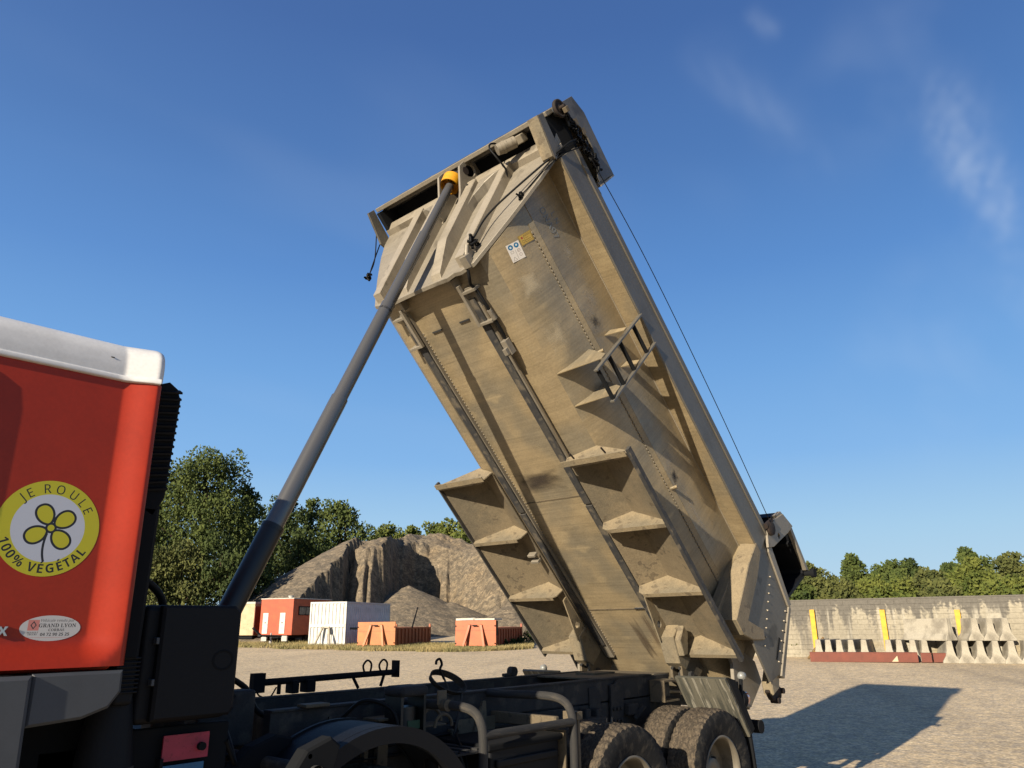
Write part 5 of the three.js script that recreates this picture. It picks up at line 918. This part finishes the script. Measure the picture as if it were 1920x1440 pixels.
[1757, 1786, 1815, 1844, 1873, 1903, 1934].forEach((px, k) => { const p = gp(px, 1243.5 + k * 0.3); lower.push(p); barrier(k ? p : p.clone().addScaledVector(HEAD, 0.7), endTurn + 0.35 + rr(-0.03, 0.03), `concrete road barrier in the bottom row of the stack, ${ORD[k]} from the brown beam ends`); });
for (const k of [2, 3, 4, 5]) { const p = lower[k].clone().addScaledVector(wDir, -0.05); p.y += 0.81; if (k === 2) { p.addScaledVector(wDir, -0.35); barrier(p, endTurn + 1.0, 'concrete road barrier lying skewed on top of the bottom row, its long side showing'); } else barrier(p, endTurn + 0.5, `concrete road barrier on top of the stack, ${ORD[k - 3]} past the skewed one`); }
// ---- brown steel beams in front of the barriers
{
  const A = gp(1520, 1240.5), B = gp(1722, 1243), dir = B.clone().sub(A).setY(0), L = dir.length(), turn = Math.atan2(-dir.z, dir.x);
  const mat = std({ map: rep(wornTex, 0.8), color: 0x7d3b26, roughness: 0.7 });
  const beam = (x0, x1, h, zoff, label) => { const t = thing('steel_beam', label, 'beam', V3(A.x, groundY(A.x, A.z), A.z), turn); const q = V3(zoff[0], 0, zoff[1]); obj('top_flange', bx(x0, x1, h - 0.025, h, -0.15 + q.z, 0.15 + q.z), mat, t); obj('web', bx(x0, x1, 0.025, h - 0.025, -0.012 + 0.135 + q.z, 0.012 + 0.135 + q.z), mat, t); obj('bottom_flange', bx(x0, x1, 0.0, 0.025, -0.15 + q.z, 0.15 + q.z), mat, t); return t; };
  const t = beam(0, L, 0.36, [0, 0], 'long brown steel beam lying on the gravel in front of the barriers');
  obj('chalk_patch', prism([[L * 0.76, 0.02], [L * 0.82, 0.02], [L * 0.815, 0.24]], 0.148, 0.150, (a, b, q) => [a, b, q]), std({ color: 0xcbbd9c, roughness: 0.9 }), t);
  beam(L + 0.12, L + 0.48, 0.34, [0, -0.1], 'shortest brown steel beam end lying just past the long beam'); beam(L + 0.55, L + 1.0, 0.33, [0, -0.2], 'brown steel beam end lying nearest the stacked barriers');
  // timber prop leaning on the beam end
  const p = gp(1517, 1236), o = obj('timber_prop', cyl([0, 0.03, 0.1], [0.55, 0.85, -0.5], 0.045, 0.045, 6), std({ map: rep(concreteTex, 1), color: 0xc9a878, roughness: 0.9 })); o.position.copy(p); o.rotation.y = wallTurn; tag(o, 'grey timber prop leaning beside the end of the long brown beam', 'timber');
}

// ---------------------------------------------------------------- trees and plants
function leafMesh(name, n, size, fn, cols, parent, opts = {}) { // leaves as small folded blades
  const g = new THREE.BufferGeometry(); g.setAttribute('position', new THREE.Float32BufferAttribute([0, 0, 0, 0.32, 0.45, 0.10, 0, 1, 0, 0, 0, 0, 0, 1, 0, -0.32, 0.45, 0.10], 3)); g.computeVertexNormals();
  const mat = opts.mat ?? leafMat, m = new THREE.InstancedMesh(g, mat, n), q = new THREE.Quaternion(), e = new THREE.Euler(), mt = new THREE.Matrix4(), sc = V3(), c = new THREE.Color();
  for (let i = 0; i < n; i++) { const [p, tone] = fn(i); e.set(rr(-1.6, 1.6), rr(0, 6.283), rr(-1.6, 1.6)); q.setFromEuler(e); const s = size * rr(0.65, 1.35); sc.set(s * 1.15, s, s); m.setMatrixAt(i, mt.compose(p, q, sc)); const k = clamp(tone + rr(-0.18, 0.18)); c.setRGB(...mix3(cols[0], cols[1], k)); m.setColorAt(i, c); }
  m.name = name; m.castShadow = m.receiveShadow = true; m.frustumCulled = false; m.userData.kind = 'stuff'; parent.add(m); return m;
}
const leafMat = phys({ color: 0xffffff, roughness: 0.85, specularIntensity: 0.25, side: THREE.DoubleSide, transmission: 0.3, thickness: 0 });
const barkMat = std({ map: rep(soilTex, 1), color: 0x6a5c4c, roughness: 0.95 });
const GREENS = { dark: [[0.034, 0.058, 0.018], [0.10, 0.135, 0.034]], mid: [[0.052, 0.086, 0.022], [0.155, 0.19, 0.045]], bright: [[0.085, 0.125, 0.026], [0.24, 0.26, 0.055]], olive: [[0.072, 0.092, 0.028], [0.20, 0.21, 0.06]] };
function tree(pos, h, r, kind, n, label, group, o = {}) {
  const t = thing('tree', label, 'tree', pos, 0, group), base = o.base ?? 0.12, ls = o.leaf ?? 0.26;
  const tips = [], wood = [], lean = rr(-0.06, 0.06) * h;
  const tr = Math.max(0.09, h * 0.018); wood.push(tube([[0, -0.3, 0], [lean * 0.3, h * 0.3, 0.02 * h], [lean, h * 0.62, 0], [lean * 1.2, h * 0.9, 0]], tr * 0.6, 14, 7)); wood.push(cyl([0, -0.3, 0], [lean * 0.3, h * 0.32, 0.02 * h], tr, tr * 0.6, 8));
  const nb = o.lobes ?? 15;
  for (let k = 0; k < nb; k++) { // limbs ending in leaf clumps inside an uneven crown
    const f = (k + 0.5) / nb, y = h * lerp(base + 0.1, 0.95, f), wy = Math.sin(Math.PI * clamp(lerp(0.22, 0.97, f))) ** 0.75, a = k * 2.399 + rr(-0.5, 0.5), d = r * wy * rr(0.35, 0.88);
    const p = V3(lean * f + Math.cos(a) * d, y, Math.sin(a) * d); tips.push([p, r * rr(0.30, 0.50) * (0.55 + 0.5 * wy)]);
    wood.push(tube([[lean * f * 0.6, y * 0.62, 0], [p.x * 0.5, y * 0.84, p.z * 0.5], [p.x, p.y, p.z]], tr * 0.24, 6, 5));
    for (let m = 0; m < 3; m++) { const b = rr(0, 6.28), q = V3(p.x + Math.cos(b) * r * 0.3, p.y + rr(-0.1, 0.22) * r, p.z + Math.sin(b) * r * 0.3); tips.push([q, r * rr(0.12, 0.26)]); }
  }
  tips.push([V3(lean, h * 0.95, 0), r * 0.25]);
  obj('trunk', wood, barkMat, t);
  const wsum = tips.reduce((s, q) => s + q[1] ** 2, 0), pick = () => { let x = rnd() * wsum; for (const q of tips) { x -= q[1] ** 2; if (x <= 0) return q; } return tips[0]; };
  leafMesh('crown', n, ls, () => { const [c, rad] = pick(); let d = V3(rr(-1, 1), rr(-1, 1), rr(-1, 1)); while (d.lengthSq() > 1) d = V3(rr(-1, 1), rr(-1, 1), rr(-1, 1)); const l = d.length(); d.multiplyScalar(rad * (l > 0 ? l ** -0.45 : 1) * (1 + 0.4 * rnd() * rnd())); const p = c.clone().add(d); const ny = fbm(p.x * 0.9, p.y * 0.9, p.z * 0.9, 2); return [p, 0.5 + 1.1 * ny]; }, GREENS[kind], t);
  return t;
}
// crown given by its place in the picture: top pixel, centre column, half width in pixels
const treeAt = (px, topPy, halfPx, depth, kind, n, label, group, o) => { const p = onGround(px, depth), top = at(px, topPy, depth), k = at(px + halfPx, topPy, depth).distanceTo(top); return tree(p, top.y - p.y, k, kind, n, label, group, o); };
const LG = 'trees behind the gravel heap', RG = 'trees beyond the block wall';
treeAt(372, 852, 92, 62, 'mid', 27000, 'tallest broad green tree standing beside the gravel heap and the cab', LG, { base: 0.1, leaf: 0.23, lobes: 26 });
treeAt(262, 880, 80, 64, 'dark', 14000, 'dark tree standing behind the truck cab', LG, { leaf: 0.24 });
treeAt(445, 905, 36, 66, 'mid', 5000, 'slim tree at the shoulder of the tallest tree', LG, { leaf: 0.26 });
for (const [px, top, hw, d, kind, n] of [[330, 1020, 60, 56, 'olive', 4500], [410, 1010, 62, 57, 'dark', 5000], [470, 1040, 50, 60, 'dark', 4000], [270, 1030, 50, 55, 'olive', 3500]]) treeAt(px, top, hw, d, kind, n, `low bushy tree under the tall trees, ${ORD[[470, 410, 330, 270].indexOf(px)]} from the gravel heap`, LG, { base: -0.05, leaf: 0.26 });
treeAt(520, 938, 62, 82, 'dark', 9000, 'dark green tree rising behind the raised ram', LG, { leaf: 0.32 });
treeAt(570, 932, 34, 86, 'mid', 4500, 'narrow tree top just right of the ram behind the heap', LG, { leaf: 0.3 });
treeAt(640, 946, 62, 84, 'mid', 11000, 'round green tree behind the left shoulder of the gravel heap', LG, { leaf: 0.32, lobes: 18 });
treeAt(560, 1000, 60, 78, 'dark', 6000, 'dark low tree on the slope behind the left of the heap', LG, { base: 0, leaf: 0.3 });
for (const [px, top, hw] of [[716, 986, 44], [768, 988, 42], [742, 1004, 40], [806, 984, 46], [838, 996, 44]]) treeAt(px, top, hw, 96, 'bright', 6500, `yellow green tree above the crest of the heap, ${ORD[[716, 742, 768, 806, 838].indexOf(px)]} from the round green tree`, LG, { leaf: 0.36 });
treeAt(868, 958, 52, 94, 'bright', 8000, 'tall yellow green tree above the heap beside the dump body', LG, { leaf: 0.36 });
for (const [px, top, hw, d, k] of [[930, 990, 45, 96, 'mid'], [1010, 1000, 50, 98, 'mid'], [1090, 1010, 50, 100, 'olive'], [1180, 1020, 50, 100, 'mid'], [1270, 1030, 50, 96, 'olive'], [1360, 1045, 50, 90, 'mid'], [1440, 1060, 45, 84, 'mid']]) treeAt(px, top, hw, d, k, 2500, `green tree in the row behind the dump body, ${ORD[[930, 1010, 1090, 1180, 1270, 1360, 1440].indexOf(px)]} from the gravel heap`, LG, { leaf: 0.4 });
for (const [px, top, hw, d, k, n, label] of [[1530, 1066, 52, 62, 'olive', 6500, 'olive green tree beyond the wall beside the tailgate'], [1612, 1042, 30, 84, 'mid', 4500, 'taller dark tree with an open forked crown beyond the wall'], [1680, 1058, 40, 82, 'mid', 4500, 'wide flat topped tree beyond the wall behind the middle yellow plank'], [1640, 1084, 40, 58, 'bright', 5000, 'low bright tree beyond the wall near the middle yellow plank'], [1722, 1050, 30, 84, 'dark', 4200, 'dark tree with a rounded crown beyond the wall'], [1748, 1072, 44, 60, 'olive', 6000, 'olive tree beyond the wall left of the brightest tree'], [1690, 1092, 40, 57, 'bright', 4000, 'low light green bush beyond the wall under the flat topped tree'], [1790, 1058, 22, 80, 'dark', 2600, 'slim dark tree beyond the wall'], [1836, 1034, 40, 82, 'mid', 5500, 'tallest tree beyond the wall with a broken crown'], [1836, 1062, 52, 60, 'bright', 9000, 'brightest yellow green tree beyond the wall'], [1912, 1042, 44, 66, 'olive', 7000, 'olive tree beyond the wall at its far end'], [1990, 1050, 60, 66, 'mid', 4000, 'green tree further along beyond the wall'], [1580, 1092, 44, 57, 'olive', 4500, 'low olive bush beyond the wall near the tailgate'], [1500, 1090, 36, 58, 'mid', 3500, 'low green bush beyond the wall hidden by the tailgate'], [1770, 1094, 44, 56, 'olive', 4500, 'low olive bush beyond the wall behind the stacked barriers'], [1905, 1090, 50, 56, 'bright', 5000, 'low bright bush beyond the far end of the wall']])
  treeAt(px, top, hw, d, k, n, label, RG, { leaf: d > 70 ? 0.32 : 0.24, base: top > 1080 ? 0 : 0.12 });
// weeds along the foot of the wall and the skips
function weed(px, py, h, n, kind, label, group) { const p = gp(px, py), t = thing('weed', label, 'weed', p, 0, group); const st = []; for (let k = 0; k < 6; k++) { const a = rr(0, 6.28); st.push(tube([[0, 0, 0], [Math.cos(a) * h * 0.2, h * 0.5, Math.sin(a) * h * 0.2], [Math.cos(a) * h * 0.35, h * rr(0.7, 1), Math.sin(a) * h * 0.35]], 0.012, 6, 4)); } obj('stem', st, barkMat, t); leafMesh('leaves', n, 0.11, () => { const a = rr(0, 6.28), f = Math.sqrt(rnd()); return [V3(Math.cos(a) * h * 0.45 * f, h * rr(0.1, 1) * (1.1 - 0.5 * f), Math.sin(a) * h * 0.45 * f), rnd()]; }, GREENS[kind], t); }
for (const [px, py, h] of [[1500, 1231, 0.8], [1555, 1228, 0.7], [1578, 1228, 1.0], [1597, 1228, 0.9], [1640, 1229, 0.7], [1690, 1230, 0.6], [1745, 1232, 0.6], [1915, 1238, 1.1]]) weed(px, py, h, 260, 'olive', `green weed at the foot of the block wall, ${ORD[[1500, 1555, 1578, 1597, 1640, 1690, 1745, 1915].indexOf(px)]} from the tailgate end`, 'weeds along the wall');
for (const [px, py, h] of [[948, 1214, 0.35], [962, 1212, 0.4], [976, 1210, 0.5], [990, 1207, 0.8], [1003, 1206, 0.7], [942, 1190, 1.5]]) weed(px, py, h, 320, 'dark', `dark weed along the side of the red orange skip, ${ORD[[942, 948, 962, 976, 990, 1003].indexOf(px)]} from its front`, 'weeds by the skip');
// dry grass verge along the skips and trailers
{
  const line = [[440, 1215], [540, 1218], [620, 1220.5], [700, 1222], [780, 1222.5], [860, 1222.5], [930, 1220.5], [1000, 1217]].map(q => gp(...q));
  const backs = [[440, 1203], [540, 1203], [620, 1206], [700, 1209], [780, 1209], [860, 1210], [930, 1210], [1000, 1208]].map(q => gp(...q));
  const pos = [], idx = [], col = [], uv = []; const ST = 60;
  const P = (u, v) => { const k = Math.min(line.length - 2, Math.floor(u * (line.length - 1))), f = u * (line.length - 1) - k; return line[k].clone().lerp(line[k + 1], f).lerp(backs[k].clone().lerp(backs[k + 1], f), v); };
  const n = 34000, blades = [];
  const g = new THREE.BufferGeometry(); g.setAttribute('position', new THREE.Float32BufferAttribute([-0.035, 0, 0, 0.035, 0, 0, 0.05, 1, 0.18, -0.05, 0, 0.04, 0.0, 0, 0.06, -0.12, 0.8, 0.0], 3)); g.computeVertexNormals();
  const m = new THREE.InstancedMesh(g, std({ roughness: 0.9, side: THREE.DoubleSide }), n), mt = new THREE.Matrix4(), q = new THREE.Quaternion(), e = new THREE.Euler(), c = new THREE.Color();
  for (let i = 0; i < n; i++) { let u = rnd(), v = rnd() ** 1.3, p = P(u, v), tries = 0; while (tries++ < 6 && fbm(p.x * 0.35, p.z * 0.35, 4.4, 3) + 0.25 * (v < 0.08 ? -1 : 0.5) + 0.1 < rr(-0.1, 0.2)) { u = rnd(); v = rnd() ** 1.3; p = P(u, v); } p.y = groundY(p.x, p.z); e.set(rr(-0.3, 0.3), rr(0, 6.28), rr(-0.3, 0.3)); const s = rr(0.07, 0.26); m.setMatrixAt(i, mt.compose(p, q.setFromEuler(e), V3(s * 2, s, s * 2))); c.setRGB(...mix3([0.40, 0.31, 0.13], [0.17, 0.17, 0.06], clamp(0.3 + fbm(p.x * 0.5, p.z * 0.5, 8, 2) * 1.4 + rr(-0.2, 0.2)))); m.setColorAt(i, c); }
  m.name = 'dry_grass'; m.castShadow = m.receiveShadow = true; m.frustumCulled = false; scene.add(m); tag(m, 'dry yellow grass verge in front of the trailers and skips', 'grass', null, 'stuff');
}
renderer.render(scene, camera);
